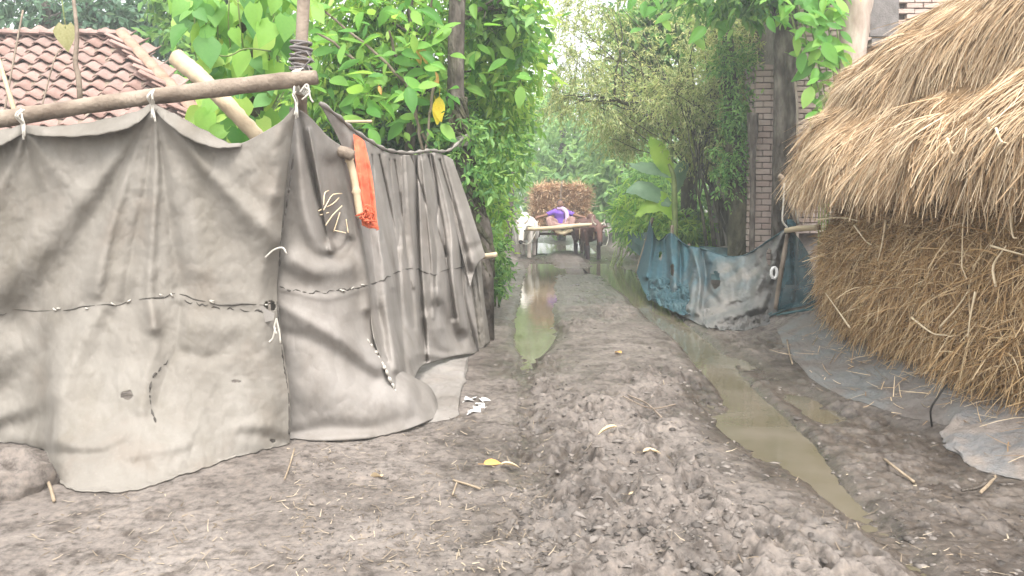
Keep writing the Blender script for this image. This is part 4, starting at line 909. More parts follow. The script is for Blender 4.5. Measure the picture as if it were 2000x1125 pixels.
pole('leaning_stick', 'bent broken stick standing up under the haystack eave with cords', [W(1556, 440, 9.8), W(1545, 400, 9.8), W(1530, 352, 9.8), W(1521, 343, 9.8)], [.022, .028, .034, .03], 'pole', 8, .1, 16, 'stick', 22)
mb = MB()
for pts in ([(1532, 358), (1530, 400), (1528, 430), (1538, 445)], [(1540, 362), (1550, 400), (1560, 438)]): mb.add(*cord([W(x, y, 9.72) for x, y in pts], .012))
tag(mb.build('cord', MAT['cord'], NF, True), kind='stuff')
mb = MB(); rr = np.random.default_rng(4)
for k in range(8):
    c = W(1545, 442, 9.85); th = np.linspace(0, 2 * np.pi, 12); mb.tube(np.stack([c[0] + (k - 4) * .012 + .01 * np.cos(th), c[1] + .075 * np.cos(th), c[2] + .075 * np.sin(th)], -1), .012, 5, False)
mb.build('binding', MAT['net_blue'], NF, True)

# ------------------------------------------------------------------ brick building behind the haystack
BB = thing('brick_building', 'unplastered brick building behind the haystack and trees', 'building', (6.4, 13.5, .3))
YB = 12.2
mb = MB(); mb.box((6.6, YB + .17, 2.6), (5.0, .2, 5.4)); mb.box((4.2, YB + 2.4, 2.6), (.2, 4.3, 5.4)); mb.box((9.0, YB + 2.4, 2.6), (.2, 4.3, 5.4)); mb.box((6.6, YB + 4.5, 2.6), (5.0, .2, 5.4)); mb.build('wall', MAT['mortar'], BB)
bme = {}
def brick_mesh(w, h, d):
    k = (round(w, 3), h, d)
    if k not in bme:
        bm = bmesh.new(); bmesh.ops.create_cube(bm, size=1); bmesh.ops.scale(bm, vec=(w, d, h), verts=bm.verts); bmesh.ops.bevel(bm, geom=list(bm.edges), offset=.006, segments=1, affect='EDGES')
        me = bpy.data.meshes.new('brick'); bm.to_mesh(me); bm.free(); me.materials.append(MAT['brick']); bme[k] = me
    return bme[k]
def lay_bricks(parent, x0, x1, z0, z1, y, skip=None, bw=.25, bh=.082, j=.014, limit=300):
    cnt = 0; r = 0; z = z0
    while z < z1:
        x = x0 - (bw / 2 if r % 2 else 0)
        while x < x1:
            a, b = max(x, x0), min(x + bw, x1)
            if b - a > .05 and not (skip and skip((a + b) / 2, z)) and cnt < limit:
                o = bpy.data.objects.new('brick', brick_mesh(b - a - j, bh - j + .0, .1)); COL.objects.link(o); o.parent = parent
                o.location = Vector(((a + b) / 2, y + random.uniform(-.006, .008), z + bh / 2)) - Vector(ORG[parent.name]); o.rotation_euler = (random.uniform(-.02, .02), random.uniform(-.015, .015), random.uniform(-.02, .02)); cnt += 1
            x += bw
        z += bh; r += 1
    return cnt
wx0, wx1 = float(W(1697, 50, YB)[0]), float(W(1752, 50, YB)[0]); wz0 = float(W(1700, 92, YB)[2])
nb = lay_bricks(BB, float(W(1552, 200, YB)[0]), float(W(1900, 0, YB)[0]), 1.1, 5.0, YB, lambda x, z: (x > 4.95 and z < 3.3) or (wx0 - .02 < x < wx1 + .02 and z > wz0 - .1) or (x > 5.0 and z < 3.6))
mb = MB(); mb.box(((wx0 + wx1) / 2, YB + .06, wz0 + .8), (wx1 - wx0, .06, 1.6)); mb.build('window_opening', MAT['dark'], BB)
mb = MB(); mb.box(((wx0 + wx1) / 2, YB - .1, wz0 + .02), (wx1 - wx0 + .12, .3, .11)); mb.build('window_ledge', MAT['concrete'], BB)
mb = MB(); mb.box(((wx0 + wx1) / 2, YB - .02, wz0 + .55), (wx1 - wx0, .06, .8)); mb.build('shutter', MAT['concrete'], BB)
BP = thing('brick_pillar', 'slim pale brick pillar standing between the tree trunks left of the haystack', 'pillar', (float(W(1502, 400, 12.6)[0]), 12.75, .3))
px0, px1 = float(W(1474, 300, 12.6)[0]), float(W(1530, 300, 12.6)[0])
mb = MB(); mb.box(((px0 + px1) / 2, 12.85, 1.9), (px1 - px0 - .02, .36, 3.6)); mb.build('core', MAT['mortar'], BP)
lay_bricks(BP, px0, px1, .3, 3.7, 12.65, None, .25, .095)
for sx in (px0 + .03, px1 - .03):
    for r in range(36):
        o = bpy.data.objects.new('brick', brick_mesh(.115, .081, .24)); COL.objects.link(o); o.parent = BP; o.location = Vector((sx + (-.02 if sx < (px0 + px1) / 2 else .02), 12.86 + (.05 if r % 2 else -.03), .35 + r * .095)) - Vector(ORG[BP.name])
# ------------------------------------------------------------------ trees and plants
def gpt(px, Y, dz=-.1):
    x = float(W(px, 405, Y)[0]); return np.array([x, Y, float(gh(x, Y, False)) + dz])
def trunk_pts(pts, Y): return [W(x, y, Y) for x, y in pts]
# far left, behind the roof
tree('roadside_tree', 'blue-green small-leaved tree behind the tiled roof at far left', 'tree', [gpt(60, 17), W(70, 200, 17), W(90, 60, 17), W(100, -120, 17)], [.2, .17, .12, .06], 'bark',
     [C(10, -10, 17, .9, .9, .6, 90), C(190, 10, 17, .9, .9, .5, 120), C(250, 45, 17, .8, .8, .45, 120), C(310, 40, 17, .7, .7, .6, 90), C(50, 60, 17, .6, .6, .3, 40), C(120, 20, 17.5, .8, .8, .5, 60), C(330, 110, 18, .8, .8, .6, 90)], 'l_blue', .17, seed=1, aspect=.5, per=8, twig=.4, wood='bark')
tree('roadside_tree', 'tall leafy tree behind the tarpaulin between the roof and the heart-leaved vine', 'tree', [gpt(390, 15), W(392, 200, 15), W(400, 40, 15), W(420, -150, 15)], [.13, .11, .09, .05], 'bark',
     [C(390, 60, 15, .6, .8, .7, 130), C(430, 170, 14, .7, .8, .8, 170), C(340, -20, 15, .6, .8, .5, 80), C(500, 60, 15, .9, .8, 1.0, 160), C(470, -60, 15, 1.0, .9, .8, 160), C(560, 200, 14, .8, .8, 1.0, 200)], 'l_mid', .2, seed=2, aspect=.5, per=8, twig=.4, wood='bark')

# --- big leaf meshes: heart shape and oval shape, shared
def leaf_mesh(name, outline, mat, cup=.10, bend=.18):
    """outline: half-width at stations along the midrib"""
    v = []; f = []; n = len(outline)
    for i, (t, w) in enumerate(outline):
        z = -bend * t * t
        v += [(-w, t - (.10 if i == 0 and w > .1 else 0), z + cup * w * 1.6 - .0), (-w * .5, t, z + cup * w * .35), (0, t, z), (w * .5, t, z + cup * w * .35), (w, t - (.10 if i == 0 and w > .1 else 0), z + cup * w * 1.6)]
    for i in range(n - 1):
        for j in range(4): a = i * 5 + j; f.append((a, a + 1, a + 6, a + 5))
    b = len(v); v += [(-.012, -.35, .06), (.012, -.35, .06), (.008, .0, 0), (-.008, .0, 0)]; f.append((b, b + 1, b + 2, b + 3))
    return mesh_data(name, np.array(v), f, MAT[mat], True)
heart = [leaf_mesh('heart_leaf', [(-.08, .22), (.05, .40), (.2, .455), (.4, .40), (.6, .29), (.78, .16), (.92, .06), (1.0, .005)], m, c, b) for m, c, b in (('l_big', .12, .2), ('l_big', .3, .3), ('l_big', .02, .1))]
oval = [leaf_mesh('broad_leaf', [(0, .03), (.1, .14), (.28, .235), (.48, .25), (.68, .2), (.85, .11), (.95, .045), (1.0, .004)], m, c, b) for m, c, b in (('l_bigb', .15, .22), ('l_bigb', .35, .3), ('l_bigb', .05, .12))]
yel = leaf_mesh('yellow_leaf', [(0, .03), (.1, .14), (.28, .225), (.48, .24), (.68, .19), (.85, .1), (.95, .045), (1.0, .004)], 'yellowleaf', .1, .15)
ora = leaf_mesh('orange_leaf', [(0, .03), (.1, .14), (.28, .2), (.48, .2), (.68, .17), (.85, .1), (.95, .045), (1.0, .004)], 'orangeleaf', .25, .2)
def put_leaf(me, name, parent, p, size, dirv, nrm):
    d = Vector(dirv).normalized(); s = d.cross(Vector(nrm)).normalized(); u = s.cross(d)
    o = bpy.data.objects.new(name, me); COL.objects.link(o); o.parent = parent
    m = Matrix((s, d, u)).transposed().to_4x4(); o.matrix_local = Matrix.Translation(Vector(np.array(p) - ORG[parent.name])) @ m @ Matrix.Scale(size, 4); return o
g = np.random.default_rng(91)
VN = thing('heart_leaved_vine', 'climbing vine with large heart-shaped leaves on a dark trunk behind the pole', 'vine', tuple(gpt(492, 6.6)))
mb = MB(); mb.tube(spline(np.array([gpt(500, 6.6), W(495, 300, 6.6), W(488, 120, 6.6), W(492, 0, 6.6), W(490, -200, 6.6)]), 30), [.085, .09, .1, .1, .1], 12, True, .2, 4); mb.build('support_trunk', MAT['bark_dark'], VN, True)
mb = MB()
for k in range(9):
    x0 = 380 + k * 22; q = [W(470 + 40 * math.sin(k), 260, 6.45), W(x0 + 12, 150 + 25 * math.sin(k * 2), 6.3 + .05 * k), W(x0, 40, 6.25), W(x0 + 25 * math.sin(k * 3), -120, 6.3)]
    mb.tube(spline(np.array(q), 24), .007, 5)
q = [W(530, 100, 6.0), W(480, 95, 6.0), W(440, 110, 6.0), (W(390, 92, 6.1))]; mb.tube(spline(np.array(q), 16), .006, 5)
o = mb.build('vine_stems', MAT['stem'], VN, True); tag(o, kind='stuff')
zones = [(345, 565, -30, 110, 95, 6.3), (390, 570, 100, 255, 58, 6.35), (430, 560, -40, 240, 30, 6.7), (395, 470, 170, 262, 16, 6.1), (530, 640, -30, 60, 14, 6.4)]
for (x0, x1, y0, y1, n_, Y) in zones:
    for k in range(n_):
        x, y = g.uniform(x0, x1), g.uniform(y0, y1)
        if y > 60 and x < 375: continue
        p = W(x, y, Y + g.normal() * .22); d = np.array([g.normal() * .5, -.35 + g.normal() * .35, -.9]); nr = np.array([g.normal() * .35, -.85 + g.normal() * .3, .45])
        put_leaf(heart[int(g.integers(3))], 'leaf', VN, p, g.uniform(.11, .235), d, nr)
put_leaf(mesh_data('wilted_leaf', np.array([v.co[:] for v in heart[0].vertices]), [tuple(p.vertices) for p in heart[0].polygons], M('wilted_leaf', [(.26, .25, .1), (.36, .33, .17)], .6, 12, trans=.3), True), 'wilted_leaf', VN, W(128, 52, 5.6), .17, (0.05, -.1, -1), (.1, -1, .2))
mb = MB(); mb.tube(spline(np.array([W(128, 56, 5.6), W(122, -10, 5.65), W(160, -90, 5.8), W(380, -150, 6.2)]), 18), .004, 5); tag(mb.build('vine_stem', MAT['stem'], VN, True))

# --- bright broad-leaved tree over the side tarpaulin
BT = tree('broad_leaved_tree', 'bright yellow-green broad-leaved tree rising over the side tarpaulin', 'tree', [gpt(795, 9.8), W(800, 300, 9.8), W(812, 150, 9.8), W(800, 0, 9.8), W(790, -150, 9.8)], [.07, .06, .05, .045, .03], 'bark',
     [C(690, 30, 10.2, .8, .7, .6, 161), C(820, 60, 10.2, .7, .7, .6, 142), C(660, 140, 10.4, .6, .6, .6, 124), C(780, 170, 10.3, .8, .7, .5, 148), C(980, 40, 10.6, .6, .7, .6, 136), C(990, 130, 10.6, .5, .7, .5, 99), C(720, -40, 10.2, .8, .7, .4, 74), C(930, -40, 10.2, .7, .7, .4, 68), C(640, 230, 10.5, .5, .6, .4, 86), C(960, 220, 11, .5, .5, .4, 74)], 'l_bright', .16, seed=4, aspect=.42, per=7, twig=.4, droop=.45, wood='stem')
for (x0, x1, y0, y1, n_, Y) in ((600, 890, -30, 190, 150, 9.1), (640, 880, 150, 270, 50, 9.2), (900, 1040, -20, 180, 70, 9.6)):
    for k in range(n_):
        x, y = g.uniform(x0, x1), g.uniform(y0, y1); p = W(x, y, Y + g.normal() * .3); a = g.uniform(0, 6.28)
        put_leaf(oval[int(g.integers(3))], 'leaf', BT, p, g.uniform(.13, .3), (math.cos(a), -.3 + .3 * g.normal(), -.35 + .5 * math.sin(a)), (g.normal() * .4, -.6 + g.normal() * .4, .8))
for x, y, s, dx in ((858, 190, .3, -.05), (852, 200, .22, .3)): put_leaf(yel, 'yellow_leaf', BT, W(x, y, 8.9), s, (dx, -.1, -1), (.3, -1, .1))
for x, y, s in ((812, 92, .2), (826, 96, .18), (848, 140, .16), (740, 168, .1)): put_leaf(ora, 'orange_leaf', BT, W(x, y, 8.95), s, (.3, -.1, -1), (.1, -1, .3))
mb = MB()
for a, b in (((612, 5), (790, 160)), ((608, 55), (700, 125)), ((760, 60), (775, 110)), ((845, -20), (840, 70)), ((800, 160), (828, 300)), ((830, 300), (850, 165)), ((790, 150), (840, 280))):
    mb.tube(limb(W(*a, 9.0), W(*b, 9.2), 10, .01, a[0]), np.linspace(.012, .02, 10), 6)
tag(mb.build('bare_branches', MAT['pole'], BT, True), kind='stuff')

# --- trunk the rope is tied to
RT = tree('rope_tree', 'slender grey trunk to which the tarpaulin rope is tied', 'tree', [gpt(945, 9.2), W(945, 480, 9.2), W(925, 400, 9.2), W(905, 300, 9.2), W(892, 220, 9.2), W(890, 120, 9.2), W(893, 0, 9.2), W(900, -150, 9.2), W(905, -300, 9.2)], [.12, .12, .11, .105, .1, .1, .095, .09, .07], 'bark',
     [C(960, -120, 9.5, .6, .6, .4, 70), C(980, 20, 9.6, .4, .4, .4, 60)], 'l_mid', .17, seed=5, aspect=.45, per=8, wood='bark')
mb = MB()
for k in range(7):
    ph = k * 1.1; q = []
    for y in np.linspace(540, 190, 16):
        xc = np.interp(y, [190, 300, 400, 480, 560], [892, 906, 926, 945, 948]); q.append(W(xc + 16 * math.sin(ph + y * .03), y, 9.2 - .1 * math.cos(ph + y * .03)))
    mb.tube(spline(np.array(q), 40), .016 + .012 * (k % 3), 6, True, .2, k)
tag(mb.build('climbing_stems', MAT['bark_dark'], RT, True), kind='stuff')
crown('creeper_leaves', RT, 'l_mid', [C(900, 270, 9.1, .28, .2, .3, 50), C(930, 350, 9.0, .25, .2, .3, 40), C(975, 300, 9.5, .35, .3, .3, 70)], .11, seed=6, per=6, twig=.2)
mb = MB()
for k in range(6):
    c = W(903, 276, 9.2); th = np.linspace(0, 2 * np.pi, 18); mb.tube(np.stack([c[0] + .125 * np.cos(th), c[1] + .125 * np.sin(th), c[2] + (k - 3) * .02 + .03 * np.cos(th)], -1), .012, 6, False)
mb.build('rope_coil', MAT['tarp2'], RT, True)

# --- undergrowth behind the side tarpaulin and on the left verge
def shrub(label, px, Y, clumps, leaf, size, seed, cat='shrub', name='leafy_shrub', stems=7, **kw):
    b = gpt(px, Y, -.03); t = thing(name, label, cat, tuple(b)); mb = MB(); gg = np.random.default_rng(seed)
    for k in range(stems):
        c, rd, _ = clumps[k % len(clumps)]; e = np.array(c) + gg.normal(size=3) * np.array(rd) * .4; mb.tube(limb(b + gg.normal(size=3) * (.08, .08, 0), e, 9, .03, seed * 13 + k), np.linspace(.018, .004, 9), 5)
    tag(mb.build('stems', MAT['stem'], t, True), kind='stuff'); crown('foliage', t, leaf, clumps, size, seed=seed, **kw); return t
shrub('dark leafy shrub close behind the sagging rope of the side tarpaulin', 770, 10.4, [C(760, 285, 10.4, .6, .5, .35, 150), C(840, 260, 10.4, .5, .5, .4, 150), C(700, 260, 10.6, .5, .5, .4, 120)], 'l_dark', .15, 7, per=7)
shrub('bright leafy shrub on the left verge between rope tree and lane', 960, 12.0, [C(960, 320, 11.0, .25, .4, .35, 80), C(990, 230, 11.5, .3, .4, .5, 100), C(965, 420, 11.0, .18, .3, .3, 60)], 'l_bright', .12, 8, per=7)
shrub('low green weeds at the foot of the left bank beside the puddle', 952, 11.2, [C(955, 485, 10.4, .16, .3, .14, 100), C(972, 520, 11.2, .1, .25, .1, 60), C(968, 550, 11.0, .1, .2, .08, 50), C(950, 470, 9.8, .16, .3, .2, 60)], 'l_mid', .09, 9, per=6, twig=.2, name='weed_clump', cat='weeds')
shrub('trailing weeds over the far left verge beside the white ox', 995, 17, [C(935, 450, 17, .2, .5, .35, 100), C(945, 380, 18, .3, .6, .5, 130), C(950, 330, 17, .5, .8, .8, 200)], 'l_bright', .14, 10, per=7)
shrub('tangled mid-green bush behind the rope tree on the left', 930, 13, [C(940, 250, 13.5, .7, .7, 1.0, 260), C(900, 380, 13, .6, .6, .7, 160), C(870, 200, 14, .8, .7, .8, 200)], 'l_mid', .15, 11, per=7)

# --- far trees filling the end of the lane
far = [('pale green tree arching over the far left side of the lane', 985, 26, [C(1000, 215, 28, 1.1, 1.4, 1.4, 136), C(945, 70, 26, 1.2, 1.2, 1.4, 120), C(975, 360, 30, .8, 1.2, 1.0, 99)], 'l_far'),
       ('dense round tree behind the straw cart at the lane end', 1095, 36, [C(1080, 330, 36, 1.8, 1.5, 1.4, 198), C(1150, 280, 36, 1.8, 1.5, 1.6, 198), C(1060, 210, 37, 1.6, 1.5, 1.4, 124), C(1120, 390, 35, 1.6, 1.5, .9, 161)], 'l_far'),
       ('dark blue-green tree on the right of the far lane end', 1210, 32, [C(1200, 350, 33, 1.1, 1.2, 1.1, 173), C(1230, 300, 32, 1.6, 1.4, 1.4, 204), C(1250, 180, 33, 1.8, 1.5, 1.6, 173), C(1290, 380, 30, 1.3, 1.2, 1.0, 161)], 'l_far'),
       ('hazy tall tree far behind the lane, left of centre', 1000, 48, [C(990, 250, 48, 2.4, 2, 2.5, 186), C(930, 140, 48, 2.0, 2, 2.0, 90), C(1040, 330, 48, 2.2, 2, 2, 173)], 'l_far'),
       ('hazy tall tree far behind the lane, right of centre', 1190, 50, [C(1180, 220, 50, 2.8, 2, 2.8, 198), C(1280, 130, 50, 2.4, 2, 2.4, 110), C(1120, 360, 50, 2.6, 2, 2, 186), C(1240, 350, 50, 2.6, 2, 2.2, 161)], 'l_far'),
       ('broad tree far behind the side tarpaulin on the left', 760, 22, [C(700, 180, 22, 1.9, 1.4, 1.4, 198), C(820, 220, 22, 1.7, 1.4, 1.4, 186), C(880, 330, 21, 1.5, 1.2, 1.2, 173), C(640, 260, 22, 1.6, 1.4, 1.4, 136)], 'l_mid'),
       ('wide shady tree beyond the brick pillar on the right', 1420, 24, [C(1370, 330, 24, 1.9, 1.4, 1.6, 235), C(1450, 180, 24, 1.8, 1.4, 1.8, 186), C(1560, 230, 25, 1.8, 1.4, 1.8, 161), C(1330, 200, 24, 1.6, 1.4, 1.6, 173), C(1580, 60, 24, 1.8, 1.4, 1.4, 148)], 'l_mid')]
for k, (lab, px, Y, cl, lf) in enumerate(far):
    top = min(c[0][2] for c in cl); zt = max(c[0][2] for c in cl); x0 = gpt(px, Y)
    tree('distant_tree', lab, 'tree', [x0, x0 + (.15, 0, zt * .4), x0 + (.05, 0, zt * .75), x0 + (.2, 0, zt)], [.24, .2, .15, .08], 'bark', cl, lf, .26 if Y < 30 else .38, seed=20 + k, aspect=.45, per=8, twig=.7 if Y < 30 else 1.0)
pole('pale_pole', 'pale grey concrete pole half hidden in leaves left of the cart', [gpt(1030, 40), W(1033, 300, 40), W(1031, 205, 40)], [.22, .2, .17], 'concrete', 10, .05, 20, 'pole', 31)

# --- olive small-leaved trees leaning over the lane from the right
def stems_tree(label, base_px, Y, stems, clumps, leaf, size, seed, name='multi_stem_tree', **kw):
    b = gpt(base_px, Y); t = thing(name, label, 'tree', tuple(b))
    for k, (pts, r) in enumerate(stems):
        mb = MB(); P = spline(np.array([W(x, y, yy) for x, y, yy in pts]), 24); mb.tube(P, [r, r * .8, r * .5, r * .25], 9, True, .15, seed + k); mb.build('stem', MAT['bark_dark'], t, True)
    mb = MB(); gg = np.random.default_rng(seed)
    for k in range(46):
        c, rd, _ = clumps[k % len(clumps)]; pts, r = stems[int(gg.integers(len(stems)))]; P = spline(np.array([W(x, y, yy) for x, y, yy in pts]), 24); q = P[int(gg.integers(12, 24))]
        mb.tube(limb(q, np.array(c) + gg.normal(size=3) * np.array(rd) * .45, 9, .06, seed * 99 + k), np.linspace(r * .35, .006, 9), 5)
    tag(mb.build('limbs', MAT['bark_dark'], t, True), kind='stuff'); crown('crown', t, leaf, clumps, size, seed=seed, **kw); return t
ol = dict(aspect=.28, per=16, twig=.42, droop=.35, spread=.7, wood='bark_dark')
stems_tree('olive feathery tree leaning left over the lane above the cart', 1440, 15.5,
    [([(1440, 480, 15.5), (1400, 380, 15.4), (1330, 270, 15.2), (1200, 190, 15)], .07), ([(1448, 480, 15.5), (1420, 360, 15.6), (1380, 260, 15.8), (1280, 120, 16)], .06), ([(1455, 480, 15.6), (1440, 380, 15.7), (1400, 300, 15.7), (1340, 210, 15.4)], .05), ([(1432, 480, 15.4), (1405, 420, 15.2), (1385, 360, 15.0), (1330, 330, 14.8)], .04)],
    [C(1130, 110, 15.5, .8, .9, .7, 170), C(1180, 200, 15.2, .9, .9, .6, 230), C(1270, 130, 15.8, .9, .9, .8, 220), C(1280, 225, 16.6, .8, .7, .4, 220), C(1380, 200, 15.5, .7, .8, .6, 180), C(1085, 195, 16, .4, .5, .4, 70), C(1170, 10, 15.5, .8, .8, .6, 120), C(1390, 290, 15.4, .5, .6, .35, 170), C(1215, 265, 16.8, .6, .6, .3, 150), C(1110, 30, 16, .5, .6, .6, 50)], 'l_olive', .085, 41, **ol)
stems_tree('olive thin-stemmed tree growing close left of the brick pillar', 1400, 13.6,
    [([(1395, 480, 13.6), (1385, 400, 13.6), (1365, 320, 13.6), (1340, 200, 13.6)], .035), ([(1412, 480, 13.6), (1400, 390, 13.6), (1395, 310, 13.6), (1410, 160, 13.6)], .04), ([(1380, 480, 13.5), (1372, 420, 13.5), (1362, 370, 13.5), (1355, 300, 13.5)], .03), ([(1425, 480, 13.7), (1420, 380, 13.7), (1432, 280, 13.7), (1440, 120, 13.7)], .045)],
    [C(1440, 130, 13.8, .55, .6, .7, 210), C(1400, 50, 13.8, .7, .7, .5, 170), C(1480, 60, 13.8, .5, .6, .5, 150), C(1375, 275, 14.2, .4, .4, .3, 130), C(1430, 260, 13.6, .35, .4, .45, 170), C(1320, 180, 13.8, .5, .6, .4, 170), C(1400, 210, 13.8, .5, .5, .4, 190)], 'l_olive', .085, 42, **ol)
# trunks on the right
tree('mossy_tree', 'thick moss-covered dark trunk behind the net fence', 'tree', [gpt(1440, 13), W(1445, 470, 13), W(1440, 350, 13), W(1432, 250, 13), W(1428, 190, 13), W(1420, 60, 13.2)], [.22, .16, .13, .12, .11, .06], 'bark_dark', [C(1425, 330, 12.8, .26, .15, .5, 130), C(1445, 230, 12.75, .32, .18, .5, 150), C(1430, 120, 12.7, .4, .2, .4, 140)], 'l_mid', .085, limbs=False, seed=44, wob=.3, per=6, twig=.2)
tree('dark_tree', 'dark upright trunk right of the brick pillar', 'tree', [gpt(1530, 11.9), W(1532, 300, 11.9), W(1534, 180, 11.9), W(1530, 60, 11.9), W(1520, -100, 11.9)], [.17, .15, .14, .13, .1], 'bark', [C(1525, -60, 11.6, .9, .7, .5, 150), C(1440, -40, 12, .8, .7, .5, 150)], 'l_mid', .17, seed=45, per=7)
tree('dark_tree', 'dark short trunk seen among leaves above the banana plant', 'tree', [gpt(1345, 17), W(1345, 300, 17), W(1340, 150, 17), W(1338, 60, 17), W(1335, -60, 17)], [.17, .17, .16, .15, .1], 'bark_dark', [C(1330, 20, 16.6, 1.3, .8, .8, 240), C(1270, 60, 16.6, .8, .7, .5, 160)], 'l_mid', .24, seed=46, per=7, twig=.5)
tree('pale_tree', 'thick pale trunk leaning right at the top beside the brick building', 'tree', [gpt(1640, 11.2), W(1650, 250, 11.2), W(1660, 120, 11.2), W(1678, -10, 11.2), W(1700, -160, 11.2)], [.2, .2, .19, .18, .15], 'bark_pale', [C(1700, -170, 11.2, .7, .6, .4, 50)], 'l_mid', .2, seed=47, per=6)
pole('forked_stump', 'grey stump post with flat fork top left of the brick pillar', [gpt(1468, 12.4), W(1470, 400, 12.4), W(1470, 250, 12.4), W(1470, 222, 12.4)], [.04, .04, .045, .1], 'bark', 10, .15, 24, 'post', 33)
pole('thin_sapling_stem', 'thin pale stem standing just right of the dark trunk', [gpt(1560, 11.7), W(1558, 250, 11.7), W(1553, 160, 11.7)], .018, 'bark_pale', 7, .1, 12, 'stem', 34)
# broad-leaved climber hanging on the right-hand trunks
BC = thing('broad_leaved_climber', 'large-leaved green climber hanging between the dark trunk and pale trunk', 'climber', tuple(gpt(1600, 11)))
mb = MB()
for k in range(6):
    mb.tube(spline(np.array([gpt(1600 + k * 4, 11.2), W(1600 + 8 * k, 250, 11.1), W(1570 + 14 * k, 120, 10.9), W(1540 + 18 * k, 10, 10.9), W(1520 + 20 * k, -80, 11)]), 20), .012, 5)
tag(mb.build('vine_stems', MAT['stem'], BC, True), kind='stuff')
for (x0, x1, y0, y1, n_) in ((1540, 1655, -30, 110, 75), (1575, 1635, 100, 240, 34), (1400, 1560, -40, 40, 50), (1225, 1400, -40, 70, 30)):
    for k in range(n_):
        x, y = g.uniform(x0, x1), g.uniform(y0, y1); p = W(x, y, 10.8 + .25 * g.normal() + (1.2 if x < 1500 else 0)); a = g.uniform(0, 6.28)
        put_leaf(oval[int(g.integers(3))], 'leaf', BC, p, g.uniform(.18, .36), (math.cos(a) * .8, -.3, -.5 + .4 * math.sin(a)), (g.normal() * .4, -.6, .7 + g.normal() * .3))
# banana plant
BA = thing('banana_plant', 'young banana plant with upright yellow-green leaf behind the net fence', 'banana plant', tuple(gpt(1318, 14.2)))
mb = MB(); mb.tube(spline(np.array([gpt(1320, 14.2), W(1318, 420, 14.2), W(1316, 350, 14.2), W(1306, 320, 14.2)]), 16), [.055, .045, .04, .025], 10); mb.build('pseudostem', MAT['stem'], BA, True)
mb = MB(); mb.tube(spline(np.array([gpt(1316, 14.3), W(1316, 400, 14.3), W(1311, 300, 14.3), W(1308, 245, 14.3)]), 16), [.04, .035, .03, .02], 10); mb.build('pseudostem', MAT['stem'], BA, True)
def banana_leaf(name, pts, wid, mat, Y=14.2, fold=.25, side=(1, 0, 0)):
    P = spline(np.array([W(*(p if len(p) == 3 else (*p, Y))) for p in pts]), 22); T = unit(np.gradient(P, axis=0)); v = []; f = []
    side = np.array(side, float)
    for i in range(22):
        t = i / 21; w = wid * math.sin(min(1, .06 + t * 1.02) * math.pi) ** .55 * (1 if t < .98 else .2); s = unit(np.cross(T[i], np.cross(side, T[i]))); n_ = np.cross(T[i], s)
        for u in (-1, -.5, 0, .5, 1): v.append(P[i] + s * w * u + n_ * abs(u) * w * fold + s * .02 * n2(i * .9, u * 3, 6))
    for i in range(21):
        for j in range(4): a = i * 5 + j; f.append((a, a + 1, a + 6, a + 5))
    mesh(name, np.array(v), f, MAT[mat], BA, True)
banana_leaf('leaf', [(1316, 355), (1300, 318), (1284, 288), (1266, 262)], .17, 'banana', side=(1, .3, .3))
banana_leaf('leaf', [(1312, 345), (1280, 330), (1250, 325), (1222, 318)], .11, 'banana_pale', side=(.1, .5, 1))
banana_leaf('leaf', [(1310, 400), (1270, 372), (1240, 368), (1216, 380)], .17, 'banana_pale', side=(.1, .5, 1))
banana_leaf('leaf', [(1316, 380), (1330, 340), (1338, 320), (1345, 330)], .13, 'banana_pale', side=(1, .4, 0))
banana_leaf('leaf', [(1312, 420), (1290, 400), (1262, 405), (1235, 430)], .13, 'banana', side=(.2, .5, 1))
banana_leaf('leaf', [(1318, 430), (1300, 395), (1290, 385), (1270, 390)], .14, 'banana', side=(.4, .5, 1))
# right verge undergrowth
shrub('long-leaved green undergrowth right of the cart', 1200, 21, [C(1250, 400, 21, .4, .7, .45, 170), C(1265, 435, 19, .35, .6, .3, 140), C(1240, 430, 23, .3, .7, .35, 110), C(1270, 350, 21, .6, .8, .6, 180)], 'l_mid', .24, 51, aspect=.18, per=9, twig=.5, droop=.5)
shrub('bright low plants behind the far end of the net fence', 1290, 17, [C(1270, 430, 17, .5, .5, .3, 150), C(1340, 450, 16.5, .6, .5, .35, 150), C(1250, 400, 18, .5, .5, .35, 130)], 'l_bright', .2, 52, aspect=.25, per=8, twig=.4, droop=.5)
shrub('dark shady bush between the moss-covered trunk and the brick pillar', 1400, 16.5, [C(1380, 420, 17, .8, .6, .5, 130), C(1480, 420, 16, .5, .5, .6, 100)], 'l_mid', .16, 53, per=8)
